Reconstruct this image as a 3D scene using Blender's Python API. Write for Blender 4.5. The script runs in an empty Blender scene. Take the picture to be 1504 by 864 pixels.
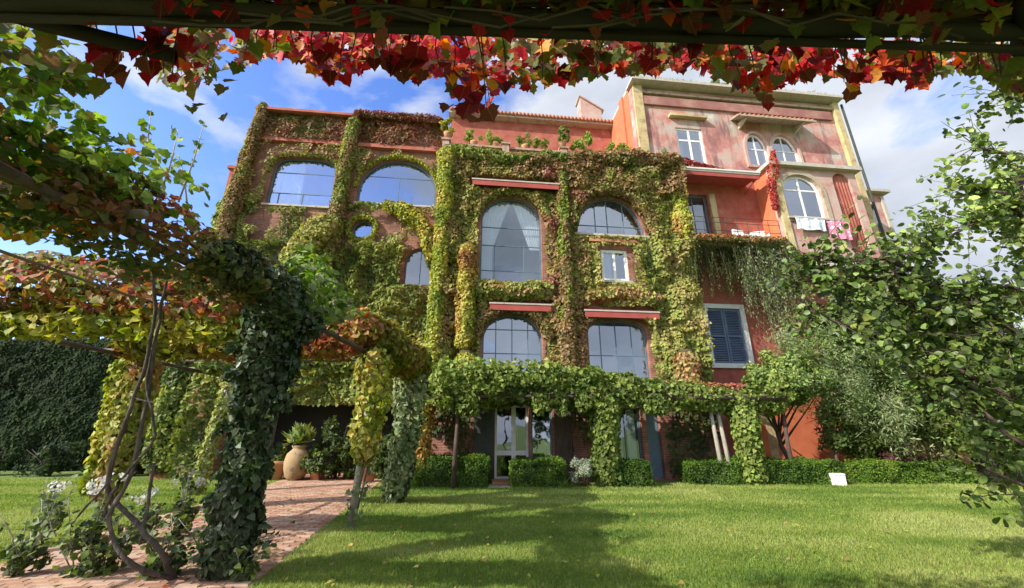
import bpy, bmesh, math, random
import numpy as np
from mathutils import Vector, Matrix
from mathutils.geometry import tessellate_polygon
random.seed(7); rng = np.random.default_rng(7)
sc = bpy.context.scene
C = sc.collection
PI = math.pi
R = math.radians
# ------------------------------------------------------------------ camera
FPX, PITCH, EYE = 600.0, R(18.9), 1.6
cd = bpy.data.cameras.new('camera'); cam = bpy.data.objects.new('camera', cd); C.objects.link(cam)
cam.location = (0, 0, EYE); cam.rotation_euler = (PI/2 + PITCH, 0, 0)
cd.sensor_width = 36; cd.lens = 36*FPX/1504; cd.clip_start = .05; cd.clip_end = 3000
sc.camera = cam
sc.view_settings.view_transform = 'Standard'; sc.view_settings.look = 'None'
sc.view_settings.exposure = 1.38; sc.view_settings.gamma = 1
sc.cycles.max_bounces = 8; sc.cycles.transparent_max_bounces = 16
# ------------------------------------------------------------------ sun and sky
TRAVEL = Vector((1.25, .78, -1.0)).normalized()
sd = bpy.data.lights.new('sun', 'SUN'); so = bpy.data.objects.new('sun', sd); C.objects.link(so)
sd.energy = 2.75; sd.angle = R(.53); sd.color = (1, .93, .82)
so.rotation_euler = TRAVEL.to_track_quat('-Z', 'Y').to_euler(); so.location = (-10, -8, 20)
W = bpy.data.worlds.new('World'); sc.world = W; W.use_nodes = True
nt = W.node_tree; nt.nodes.clear()
def N(t, k, **kw):
    n = t.nodes.new(k)
    for a, b in kw.items(): setattr(n, a, b)
    return n
def ramp(t, stops):
    n = t.nodes.new('ShaderNodeValToRGB'); e = n.color_ramp.elements
    while len(e) < len(stops): e.new(.5)
    for i, (p, c) in enumerate(stops):
        e[i].position = p; e[i].color = (*c, 1) if len(c) == 3 else c
    return n
L = nt.links.new
sky = N(nt, 'ShaderNodeTexSky', sky_type='NISHITA', sun_disc=False)
sky.sun_elevation = math.asin(-TRAVEL.z); sky.sun_rotation = math.atan2(-TRAVEL.x, -TRAVEL.y)
hs = N(nt, 'ShaderNodeHueSaturation'); hs.inputs['Saturation'].default_value = 1.3; hs.inputs['Value'].default_value = .95
hs.inputs['Hue'].default_value = .517; L(sky.outputs[0], hs.inputs['Color'])
tc = N(nt, 'ShaderNodeTexCoord'); mp = N(nt, 'ShaderNodeMapping')
mp.inputs['Scale'].default_value = (1, 1, 1.7); mp.inputs['Location'].default_value = (1.3, .4, .2)
L(tc.outputs['Generated'], mp.inputs['Vector'])
n1 = N(nt, 'ShaderNodeTexNoise'); n1.inputs['Scale'].default_value = 2.3; n1.inputs['Detail'].default_value = 9; n1.inputs['Roughness'].default_value = .56
n1.inputs['Distortion'].default_value = .25
L(mp.outputs[0], n1.inputs['Vector'])
# more cloud towards the right (+X), clearer towards the left, as the sky over the place is
sx = N(nt, 'ShaderNodeSeparateXYZ'); L(tc.outputs['Generated'], sx.inputs[0])
ma = N(nt, 'ShaderNodeMath', operation='MULTIPLY_ADD'); L(sx.outputs['X'], ma.inputs[0]); ma.inputs[1].default_value = .2; L(n1.outputs['Fac'], ma.inputs[2])
ma2 = N(nt, 'ShaderNodeMath', operation='MULTIPLY_ADD'); L(sx.outputs['Y'], ma2.inputs[0]); ma2.inputs[1].default_value = -.07; L(ma.outputs[0], ma2.inputs[2])
ma3 = N(nt, 'ShaderNodeMath', operation='ADD'); L(ma2.outputs[0], ma3.inputs[0]); ma3.inputs[1].default_value = .055
cr = ramp(nt, [(.45, (0, 0, 0)), (.58, (1, 1, 1))]); L(ma3.outputs[0], cr.inputs[0])
n2 = N(nt, 'ShaderNodeTexNoise'); n2.inputs['Scale'].default_value = 3.1; n2.inputs['Detail'].default_value = 6; L(mp.outputs[0], n2.inputs['Vector'])
cc = ramp(nt, [(.35, (1.45, 1.6, 1.9)), (.7, (2.7, 2.8, 3.0))]); L(n2.outputs['Fac'], cc.inputs[0])
mx = N(nt, 'ShaderNodeMix', data_type='RGBA'); L(cr.outputs[0], mx.inputs[0]); L(hs.outputs[0], mx.inputs[6]); L(cc.outputs[0], mx.inputs[7])
bg = N(nt, 'ShaderNodeBackground'); bg.inputs[1].default_value = .15; L(mx.outputs[2], bg.inputs[0])
wo = N(nt, 'ShaderNodeOutputWorld'); L(bg.outputs[0], wo.inputs[0])

# ------------------------------------------------------------------ geometry of the view (only to measure places)
cp, sp_ = math.cos(PITCH), math.sin(PITCH)
def ray(px, py):
    a = (px-752)/FPX; b = (432-py)/FPX
    return Vector((a, cp - b*sp_, sp_ + b*cp))
def at(px, py, Y):
    d = ray(px, py); t = Y/d.y
    return Vector((d.x*t, Y, EYE + d.z*t))
def gnd(px, py, z=0.0):
    d = ray(px, py); t = (z-EYE)/d.z
    return Vector((d.x*t, d.y*t, z))
FA = R(6.3); FU = Vector((math.cos(FA), math.sin(FA), 0)); FN = Vector((math.sin(FA), -math.cos(FA), 0)); FO = Vector((0, 15.6, 0))
def fac(px, py, off=0.0):
    d = ray(px, py); o = Vector((0, 0, EYE))
    t = (FO + FN*off - o).dot(FN)/d.dot(FN); p = o + d*t
    return ((p-FO).dot(FU), p.z)
def fpt(s, off, z): return FO + FU*s + FN*off + Vector((0, 0, z))

# ------------------------------------------------------------------ materials
def newmat(name):
    m = bpy.data.materials.new(name); m.use_nodes = True; t = m.node_tree; t.nodes.clear()
    o = t.nodes.new('ShaderNodeOutputMaterial'); b = t.nodes.new('ShaderNodeBsdfPrincipled'); t.links.new(b.outputs[0], o.inputs[0])
    return m, t, b, o
def surf(name, stops, scale=3, rough=.85, detail=6, bump=.3, bscale=40, metal=0, stretch=(1, 1, 1), spec=.3, dirt=None):
    m, t, b, o = newmat(name); l = t.links.new
    tc = N(t, 'ShaderNodeTexCoord'); mp = N(t, 'ShaderNodeMapping'); mp.inputs['Scale'].default_value = stretch; l(tc.outputs['Object'], mp.inputs[0])
    n = N(t, 'ShaderNodeTexNoise'); n.inputs['Scale'].default_value = scale; n.inputs['Detail'].default_value = detail; n.inputs['Roughness'].default_value = .65; l(mp.outputs[0], n.inputs['Vector'])
    r = ramp(t, stops); l(n.outputs['Fac'], r.inputs[0]); col = r.outputs[0]
    if dirt:
        n3 = N(t, 'ShaderNodeTexNoise'); n3.inputs['Scale'].default_value = dirt[1]; n3.inputs['Detail'].default_value = 8; n3.inputs['Roughness'].default_value = .7
        mp3 = N(t, 'ShaderNodeMapping'); mp3.inputs['Scale'].default_value = dirt[3] if len(dirt) > 3 else (1, 1, 1); l(tc.outputs['Object'], mp3.inputs[0]); l(mp3.outputs[0], n3.inputs['Vector'])
        r3 = ramp(t, [(dirt[2], (0, 0, 0)), (dirt[2]+.12, (1, 1, 1))]); l(n3.outputs['Fac'], r3.inputs[0])
        x = N(t, 'ShaderNodeMix', data_type='RGBA'); l(r3.outputs[0], x.inputs[0]); l(col, x.inputs[6]); x.inputs[7].default_value = (*dirt[0], 1); col = x.outputs[2]
    l(col, b.inputs['Base Color']); b.inputs['Roughness'].default_value = rough; b.inputs['Metallic'].default_value = metal; b.inputs['Specular IOR Level'].default_value = spec
    if bump:
        n2 = N(t, 'ShaderNodeTexNoise'); n2.inputs['Scale'].default_value = bscale; n2.inputs['Detail'].default_value = 5; l(mp.outputs[0], n2.inputs['Vector'])
        bp = N(t, 'ShaderNodeBump'); bp.inputs['Strength'].default_value = bump; bp.inputs['Distance'].default_value = .02; l(n2.outputs['Fac'], bp.inputs['Height']); l(bp.outputs[0], b.inputs['Normal'])
    return m
def leafmat(name, rough=.5, trans=.35, spec=.35, obj=False):
    m, t, b, o = newmat(name); l = t.links.new
    a = N(t, 'ShaderNodeAttribute'); a.attribute_name = 'tint'; col = a.outputs['Color']
    tc = N(t, 'ShaderNodeTexCoord'); n = N(t, 'ShaderNodeTexNoise'); n.inputs['Scale'].default_value = 45; l(tc.outputs['Object'], n.inputs['Vector'])
    r = ramp(t, [(.3, (.75, .75, .75)), (.7, (1.2, 1.2, 1.15))]); l(n.outputs['Fac'], r.inputs[0])
    x = N(t, 'ShaderNodeMix', data_type='RGBA', blend_type='MULTIPLY'); x.inputs[0].default_value = 1; l(col, x.inputs[6]); l(r.outputs[0], x.inputs[7]); col = x.outputs[2]
    if obj:
        oi = N(t, 'ShaderNodeObjectInfo'); h = N(t, 'ShaderNodeHueSaturation'); mr = N(t, 'ShaderNodeMapRange'); mr.inputs[3].default_value = .6; mr.inputs[4].default_value = 1.35
        l(oi.outputs['Random'], mr.inputs[0]); l(mr.outputs[0], h.inputs['Value']); l(col, h.inputs['Color']); col = h.outputs[0]
    if obj:
        se = N(t, 'ShaderNodeSeparateXYZ'); l(tc.outputs['Object'], se.inputs[0])
        ab = N(t, 'ShaderNodeMath', operation='ABSOLUTE'); l(se.outputs['X'], ab.inputs[0])
        k1 = N(t, 'ShaderNodeMath', operation='MULTIPLY_ADD'); l(ab.outputs[0], k1.inputs[0]); k1.inputs[1].default_value = -.9; l(se.outputs['Y'], k1.inputs[2])
        k2 = N(t, 'ShaderNodeMath', operation='MULTIPLY'); l(k1.outputs[0], k2.inputs[0]); k2.inputs[1].default_value = 30
        sn = N(t, 'ShaderNodeMath', operation='SINE'); l(k2.outputs[0], sn.inputs[0]); vr = ramp(t, [(.9, (0, 0, 0)), (1, (.16, .16, .16))]); l(sn.outputs[0], vr.inputs[0])
        mrb = ramp(t, [(.008, (.3, .3, .3)), (.03, (0, 0, 0))]); l(ab.outputs[0], mrb.inputs[0]); mm = N(t, 'ShaderNodeMath', operation='MAXIMUM'); l(vr.outputs[0], mm.inputs[0]); l(mrb.outputs[0], mm.inputs[1])
        vm = N(t, 'ShaderNodeMix', data_type='RGBA'); l(mm.outputs[0], vm.inputs[0]); l(col, vm.inputs[6]); vm.inputs[7].default_value = (.36, .30, .14, 1); col = vm.outputs[2]
        nb = N(t, 'ShaderNodeTexNoise'); nb.inputs['Scale'].default_value = 4; nb.inputs['Detail'].default_value = 4; l(tc.outputs['Object'], nb.inputs['Vector']); rb = ramp(t, [(.55, (0, 0, 0)), (.7, (.7, .7, .7))]); l(nb.outputs['Fac'], rb.inputs[0])
        bm2 = N(t, 'ShaderNodeMix', data_type='RGBA'); l(rb.outputs[0], bm2.inputs[0]); l(col, bm2.inputs[6]); bm2.inputs[7].default_value = (.10, .06, .03, 1); col = bm2.outputs[2]
        bv = N(t, 'ShaderNodeBump'); bv.inputs['Strength'].default_value = .4; bv.inputs['Distance'].default_value = .05; l(mm.outputs[0], bv.inputs['Height']); l(bv.outputs[0], b.inputs['Normal'])
    l(col, b.inputs['Base Color']); b.inputs['Roughness'].default_value = rough; b.inputs['Specular IOR Level'].default_value = spec
    tr = N(t, 'ShaderNodeBsdfTranslucent'); h2 = N(t, 'ShaderNodeHueSaturation'); h2.inputs['Saturation'].default_value = 1.15; h2.inputs['Value'].default_value = 1.5; l(col, h2.inputs['Color']); l(h2.outputs[0], tr.inputs[0])
    mix = N(t, 'ShaderNodeMixShader'); mix.inputs[0].default_value = trans; l(b.outputs[0], mix.inputs[1]); l(tr.outputs[0], mix.inputs[2]); l(mix.outputs[0], o.inputs[0])
    return m
def glassmat(name, tint, refl=.35, rough=.02):
    m, t, b, o = newmat(name); l = t.links.new; t.nodes.remove(b)
    tr = N(t, 'ShaderNodeBsdfTransparent'); tr.inputs[0].default_value = (*tint, 1); g = N(t, 'ShaderNodeBsdfGlossy'); g.inputs['Roughness'].default_value = rough
    g.inputs[0].default_value = (.8, .87, 1, 1)
    tc = N(t, 'ShaderNodeTexCoord'); n = N(t, 'ShaderNodeTexNoise'); n.inputs['Scale'].default_value = 1.3; l(tc.outputs['Object'], n.inputs['Vector'])
    bp = N(t, 'ShaderNodeBump'); bp.inputs['Strength'].default_value = .16; bp.inputs['Distance'].default_value = .05; l(n.outputs['Fac'], bp.inputs['Height']); l(bp.outputs[0], g.inputs['Normal'])
    mx = N(t, 'ShaderNodeMixShader'); mx.inputs[0].default_value = refl; l(tr.outputs[0], mx.inputs[1]); l(g.outputs[0], mx.inputs[2]); l(mx.outputs[0], o.inputs[0])
    return m
def brickmat(name, c1, c2, mortar, s=1.0, swap=True):
    m, t, b, o = newmat(name); l = t.links.new
    tc = N(t, 'ShaderNodeTexCoord'); se = N(t, 'ShaderNodeSeparateXYZ'); co = N(t, 'ShaderNodeCombineXYZ'); l(tc.outputs['Object'], se.inputs[0])
    l(se.outputs['X'], co.inputs[0]); l(se.outputs['Z'], co.inputs[1])
    br = N(t, 'ShaderNodeTexBrick'); l(co.outputs[0], br.inputs['Vector']); br.inputs['Scale'].default_value = s; br.inputs['Brick Width'].default_value = .27; br.inputs['Row Height'].default_value = .085
    br.inputs['Mortar Size'].default_value = .012; br.inputs['Color1'].default_value = (*c1, 1); br.inputs['Color2'].default_value = (*c2, 1); br.inputs['Mortar'].default_value = (*mortar, 1)
    n = N(t, 'ShaderNodeTexNoise'); n.inputs['Scale'].default_value = 2.2; n.inputs['Detail'].default_value = 8; l(tc.outputs['Object'], n.inputs['Vector'])
    r = ramp(t, [(.3, (.6, .55, .55)), (.7, (1.25, 1.2, 1.15))]); l(n.outputs['Fac'], r.inputs[0])
    x = N(t, 'ShaderNodeMix', data_type='RGBA', blend_type='MULTIPLY'); x.inputs[0].default_value = 1; l(br.outputs['Color'], x.inputs[6]); l(r.outputs[0], x.inputs[7]); l(x.outputs[2], b.inputs['Base Color'])
    b.inputs['Roughness'].default_value = .9
    bp = N(t, 'ShaderNodeBump'); bp.inputs['Strength'].default_value = .6; bp.inputs['Distance'].default_value = .01; bp.invert = True; l(br.outputs['Fac'], bp.inputs['Height']); l(bp.outputs[0], b.inputs['Normal'])
    return m
M = {}
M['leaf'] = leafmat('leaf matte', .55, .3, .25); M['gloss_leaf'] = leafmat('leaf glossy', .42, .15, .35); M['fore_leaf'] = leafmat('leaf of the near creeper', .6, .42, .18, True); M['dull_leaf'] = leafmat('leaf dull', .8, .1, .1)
M['grass'] = leafmat('grass blades', .6, .35, .2)
M['brick'] = brickmat('brick wall', (.34, .13, .09), (.25, .09, .065), (.3, .22, .17))
M['red'] = surf('red stucco', [(.3, (.28, .075, .055)), (.5, (.38, .11, .08)), (.75, (.44, .18, .13))], 1.6, dirt=((.42, .24, .19), 2.5, .58))
M['orange'] = surf('orange stucco', [(.3, (.50, .12, .055)), (.7, (.62, .19, .09))], 1.3, dirt=((.5, .2, .12), 3, .62))
M['pink'] = surf('weathered pink stucco', [(.36, (.30, .13, .12)), (.43, (.42, .19, .17)), (.49, (.50, .25, .21)), (.54, (.50, .33, .29)), (.60, (.42, .36, .32)), (.68, (.55, .5, .45))], .7, detail=15, dirt=((.25, .13, .13), 1.3, .52, (1.6, 1, .3)), bump=.7, bscale=14)
M['grey_st'] = surf('grey pink stucco', [(.32, (.40, .24, .21)), (.5, (.48, .32, .28)), (.7, (.52, .42, .37))], 1.1, detail=12, dirt=((.42, .17, .14), 1.3, .5))
M['yellow'] = surf('ochre stucco', [(.3, (.36, .27, .13)), (.55, (.52, .42, .22)), (.7, (.6, .5, .28))], 1.5, detail=12, dirt=((.34, .2, .13), 2, .52))
M['cream'] = surf('cream trim', [(.3, (.34, .27, .20)), (.7, (.50, .42, .32))], 3, detail=12, dirt=((.26, .17, .12), 3, .5))
M['maroon'] = surf('faded maroon band', [(.3, (.24, .10, .10)), (.5, (.32, .15, .13)), (.7, (.42, .26, .22))], 1.1, detail=12)
M['rose'] = surf('worn rose plaster', [(.3, (.36, .2, .16)), (.7, (.5, .34, .27))], 3, detail=10, dirt=((.2, .17, .1), 4, .5))
M['white'] = surf('white paint', [(.3, (.68, .68, .66)), (.7, (.8, .8, .79))], 5, .5, bump=.1)
M['bluef'] = surf('blue grey painted frame', [(.3, (.09, .15, .2)), (.7, (.14, .21, .26))], 5, .5, bump=.1)
M['shutter'] = surf('blue grey shutter', [(.3, (.10, .14, .22)), (.7, (.15, .2, .3))], 3, .6)
M['glass'] = glassmat('window glass', (.62, .75, .85), .42); M['glass2'] = glassmat('clear window glass', (.8, .88, .92), .26)
M['room'] = surf('room plaster', [(.3, (.62, .66, .64)), (.7, (.74, .77, .74))], 1.2)
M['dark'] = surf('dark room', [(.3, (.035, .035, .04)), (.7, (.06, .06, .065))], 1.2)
M['curtain'] = surf('white curtain', [(.3, (.7, .71, .72)), (.7, (.82, .82, .82))], 2, .9, bump=.1)
M['awn'] = surf('red awning canvas', [(.3, (.30, .06, .05)), (.7, (.38, .09, .08))], 2, .8, bump=.1)
M['awnw'] = surf('pale awning box', [(.3, (.6, .6, .58)), (.7, (.7, .68, .64))], 3, .6)
M['stone'] = surf('stone', [(.3, (.38, .34, .29)), (.7, (.52, .48, .42))], 4, dirt=((.2, .18, .14), 7, .58))
M['terra'] = surf('terracotta', [(.3, (.44, .2, .11)), (.7, (.58, .30, .18))], 4, dirt=((.35, .3, .22), 6, .6))
M['jar'] = surf('ochre clay darkened for shade', [(.3, (.30, .20, .10)), (.7, (.42, .30, .17))], 4, detail=12, dirt=((.16, .13, .09), 4, .5))  # clay colour darkened for the shade the jar stands in, with dirt on top
M['bark'] = surf('grey bark', [(.3, (.09, .075, .06)), (.7, (.2, .17, .14))], 8, .9, bump=.8, bscale=30, stretch=(1, 1, .3))
M['pbark'] = surf('pale bark', [(.3, (.25, .23, .19)), (.7, (.42, .38, .33))], 8, .9, bump=.8, bscale=30, stretch=(1, 1, .3))
M['vbark'] = surf('dark peeling bark', [(.3, (.045, .038, .034)), (.55, (.10, .085, .075)), (.7, (.19, .165, .14))], 14, .95, bump=1, bscale=40, stretch=(1, 1, .25))
M['dbark'] = surf('dark brown bark', [(.3, (.05, .035, .028)), (.7, (.12, .085, .07))], 8, .9, bump=.8, bscale=30, stretch=(1, 1, .3))
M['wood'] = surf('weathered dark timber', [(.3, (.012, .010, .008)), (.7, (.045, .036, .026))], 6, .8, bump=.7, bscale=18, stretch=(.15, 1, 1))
M['cane'] = surf('dry cane', [(.3, (.10, .075, .05)), (.7, (.2, .15, .1))], 6, .8, stretch=(.2, 1, 1))
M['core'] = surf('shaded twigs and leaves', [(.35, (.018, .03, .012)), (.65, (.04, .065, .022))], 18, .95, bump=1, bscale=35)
M['corer'] = surf('twigs of the creeper', [(.35, (.05, .045, .02)), (.65, (.10, .08, .035))], 14, .95, bump=1, bscale=35)
M['soil'] = surf('soil', [(.3, (.05, .035, .022)), (.7, (.1, .075, .05))], 8, .95, bump=1, bscale=30)
M['gbase'] = surf('turf', [(.3, (.10, .15, .03)), (.5, (.14, .2, .045)), (.7, (.19, .24, .07))], .55, .95, detail=10, bump=1, bscale=60, dirt=((.15, .19, .06), 1.1, .6))
M['mortar'] = surf('sandy joint', [(.3, (.3, .2, .15)), (.7, (.4, .28, .21))], 9, .95)
M['pbrick'] = None
M['iron'] = surf('dark iron', [(.3, (.03, .035, .03)), (.7, (.06, .065, .055))], 8, .6)
M['tile'] = surf('roof tile', [(.3, (.35, .13, .08)), (.7, (.5, .22, .14))], 7, .9, dirt=((.2, .2, .1), 5, .56))

# ------------------------------------------------------------------ objects
def link(name, data, parent=None):
    o = bpy.data.objects.new(name, data); C.objects.link(o)
    if parent: o.parent = parent
    return o
def tag(o, label=None, cat=None, group=None, kind=None):
    if label: o['label'] = label
    if cat: o['category'] = cat
    if group: o['group'] = group
    if kind: o['kind'] = kind
    return o
def thing(name, label, cat, loc=(0, 0, 0), rz=0, group=None):
    o = link(name, None); o.location = loc; o.rotation_euler = (0, 0, rz); o.empty_display_size = .2
    return tag(o, label, cat, group)
class MB:
    def __init__(s): s.v = []; s.f = []; s.sm = []
    def add(s, vs, fs, smooth=False):
        b = len(s.v); s.v += [tuple(v) for v in vs]; s.f += [tuple(i+b for i in f) for f in fs]; s.sm += [smooth]*len(fs); return s
    def box(s, c, d, rot=0, bev=0):
        cx, cy, cz = c; x, y, z = d[0]/2, d[1]/2, d[2]/2
        ca, sa = math.cos(rot), math.sin(rot)
        vs = [(i*x, j*y, k*z) for i in (-1, 1) for j in (-1, 1) for k in (-1, 1)]
        vs = [(cx+a*ca-b*sa, cy+a*sa+b*ca, cz+e) for a, b, e in vs]
        return s.add(vs, [(0, 1, 3, 2), (4, 6, 7, 5), (0, 4, 5, 1), (2, 3, 7, 6), (0, 2, 6, 4), (1, 5, 7, 3)])
    def tube(s, pts, rad, n=7, caps=True):
        pts = [Vector(p) for p in pts]; vs = []; k = len(pts); ref = Vector((.31, .17, .93))
        for i, p in enumerate(pts):
            d = (pts[min(i+1, k-1)] - pts[max(i-1, 0)]).normalized()
            a = d.cross(ref); a = a.normalized() if a.length > 1e-3 else Vector((1, 0, 0)); b = d.cross(a)
            r = rad[i] if isinstance(rad, (list, tuple)) else rad
            for j in range(n):
                t = 2*PI*j/n; vs.append(p + (a*math.cos(t)+b*math.sin(t))*r)
        fs = [(i*n+j, i*n+(j+1) % n, (i+1)*n+(j+1) % n, (i+1)*n+j) for i in range(k-1) for j in range(n)]
        if caps: fs += [tuple(range(n))[::-1], tuple((k-1)*n+j for j in range(n))]
        return s.add(vs, fs, True)
    def lathe(s, prof, c=(0, 0, 0), n=20):
        vs = [(c[0]+r*math.cos(2*PI*j/n), c[1]+r*math.sin(2*PI*j/n), c[2]+z) for r, z in prof for j in range(n)]
        fs = [(i*n+j, i*n+(j+1) % n, (i+1)*n+(j+1) % n, (i+1)*n+j) for i in range(len(prof)-1) for j in range(n)]
        fs += [tuple(range(n))[::-1], tuple((len(prof)-1)*n+j for j in range(n))]
        return s.add(vs, fs, True)
    def slab(s, outer, holes=(), y0=0, y1=.3):
        """plate standing in the xz plane between y0 (front) and y1 (back), with openings"""
        loops = [list(outer)] + [list(h) for h in holes]
        flat = [p for lp in loops for p in lp]
        tris = tessellate_polygon([[Vector((a, b, 0)) for a, b in lp] for lp in loops])
        n = len(flat); vs = [(a, y0, b) for a, b in flat] + [(a, y1, b) for a, b in flat]
        fs = [tuple(t) for t in tris] + [tuple(i+n for i in t[::-1]) for t in tris]
        b = 0
        for lp in loops:
            k = len(lp)
            for i in range(k):
                j = (i+1) % k; fs.append((b+i, b+j, b+j+n, b+i+n))
            b += k
        return s.add(vs, fs)
    def blob(s, c, r, n=2, amp=.12, seed=0):
        bm = bmesh.new(); bmesh.ops.create_icosphere(bm, subdivisions=n, radius=1)
        rr = random.Random(seed); ph = [rr.uniform(0, 6) for _ in range(3)]
        vs = []
        for v in bm.verts:
            k = 1 + amp*(math.sin(3*v.co.x+ph[0])+math.sin(4*v.co.y+ph[1])+math.sin(3.5*v.co.z+ph[2]))/2
            vs.append((c[0]+v.co.x*r[0]*k, c[1]+v.co.y*r[1]*k, c[2]+v.co.z*r[2]*k))
        fs = [tuple(q.index for q in f.verts) for f in bm.faces]; bm.free()
        return s.add(vs, fs, True)
    def build(s, name, mat, parent=None, fix=True):
        me = bpy.data.meshes.new(name); me.from_pydata(s.v, [], s.f); me.polygons.foreach_set('use_smooth', s.sm)
        if fix:
            bm = bmesh.new(); bm.from_mesh(me); bmesh.ops.recalc_face_normals(bm, faces=bm.faces); bm.to_mesh(me); bm.free()
        me.materials.append(mat); me.update()
        return link(name, me, parent)

# ------------------------------------------------------------------ numpy foliage
def lattice(seed, n=64):
    return np.random.default_rng(seed).random((n, n, n) if False else (n, n))
_lat = {}
def noise2(x, y, seed=0):
    if seed not in _lat: _lat[seed] = np.random.default_rng(seed+100).random((64, 64))
    g = _lat[seed]; xi = np.floor(x).astype(int); yi = np.floor(y).astype(int); fx = x-xi; fy = y-yi
    fx = fx*fx*(3-2*fx); fy = fy*fy*(3-2*fy); a = xi % 64; b = yi % 64; a1 = (a+1) % 64; b1 = (b+1) % 64
    return (g[a, b]*(1-fx)+g[a1, b]*fx)*(1-fy)+(g[a, b1]*(1-fx)+g[a1, b1]*fx)*fy
def lobed(seed=0, k=5, curl=.12):
    r = random.Random(seed); pts = [(0, 0, 0)]
    ang = [200, 232, 255, 285, 305, 0, 0]
    prof = [(-.13, -.07), (-.36, -.05), (-.40, .16), (-.57, .36), (-.40, .50), (-.33, .70), (-.15, .80), (0, 1.0)]
    prof = [(x*(1+r.uniform(-.15, .15)), y+r.uniform(-.03, .03)) for x, y in prof]
    left = prof; right = [(-x*(1+r.uniform(-.15, .15)), y+r.uniform(-.03, .03)) for x, y in prof[-2::-1]]
    out = [(0, 0)] + left + right
    vs = [(0, .38, -.04)] + [(x, y, curl*(abs(x)*1.3 - .35*y*y)) for x, y in out]; n = len(out)
    fs = [(0, 1+(i+1) % n, 1+i) for i in range(n)]
    return np.array(vs), fs
def roundleaf(curl=.1):
    out = [(0, 0), (-.3, .12), (-.42, .4), (-.3, .75), (0, 1), (.3, .75), (.42, .4), (.3, .12)]
    vs = [(0, .45, -.05)] + [(x, y, curl*(abs(x) - .4*y*y)) for x, y in out]; n = len(out)
    return np.array(vs), [(0, 1+(i+1) % n, 1+i) for i in range(n)]
T = {
 'oval': (np.array([(0, 0, 0), (-.3, .42, .07), (0, .45, -.02), (.3, .42, .07), (0, 1, -.06)]), [(0, 2, 1), (0, 3, 2), (1, 2, 4), (2, 3, 4)]),
 'creep': (np.array([(0, .1, 0), (-.45, .15, .05), (-.36, .6, .06), (0, .4, -.03), (.45, .15, .05), (.36, .6, .06), (0, 1, -.1)]), [(0, 3, 1), (1, 3, 2), (2, 3, 6), (6, 3, 5), (5, 3, 4), (4, 3, 0)]),
 'blade': (np.array([(-.5, 0, 0), (.5, 0, 0), (0, 1, 0)]), [(0, 1, 2)]),
 'narrow': (np.array([(0, 0, 0), (-.13, .45, .03), (.13, .45, .03), (0, 1, -.08)]), [(0, 2, 1), (1, 2, 3)]),
 'lobed': lobed(1), 'round': roundleaf()}
def unit(a): return a/np.maximum(np.linalg.norm(a, axis=1, keepdims=True), 1e-9)
def palette(n, cols, jit=.18, w=None, t=None):
    """cols: list of rgb; t in 0..1 picks along the list, else random with weights"""
    cols = np.array(cols); k = len(cols)
    if t is None: idx = rng.choice(k, n, p=None if w is None else np.array(w)/np.sum(w)); c = cols[idx]
    else:
        u = np.clip(t+rng.normal(0, .13, n), 0, .9999)*(k-1); i = u.astype(int); f = (u-i)[:, None]; c = cols[i]*(1-f)+cols[i+1]*f
    c = c*(1+rng.normal(0, jit, (n, 1)))*(1+rng.normal(0, .06, (n, 3)))
    return np.clip(c, .004, .9)
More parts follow.
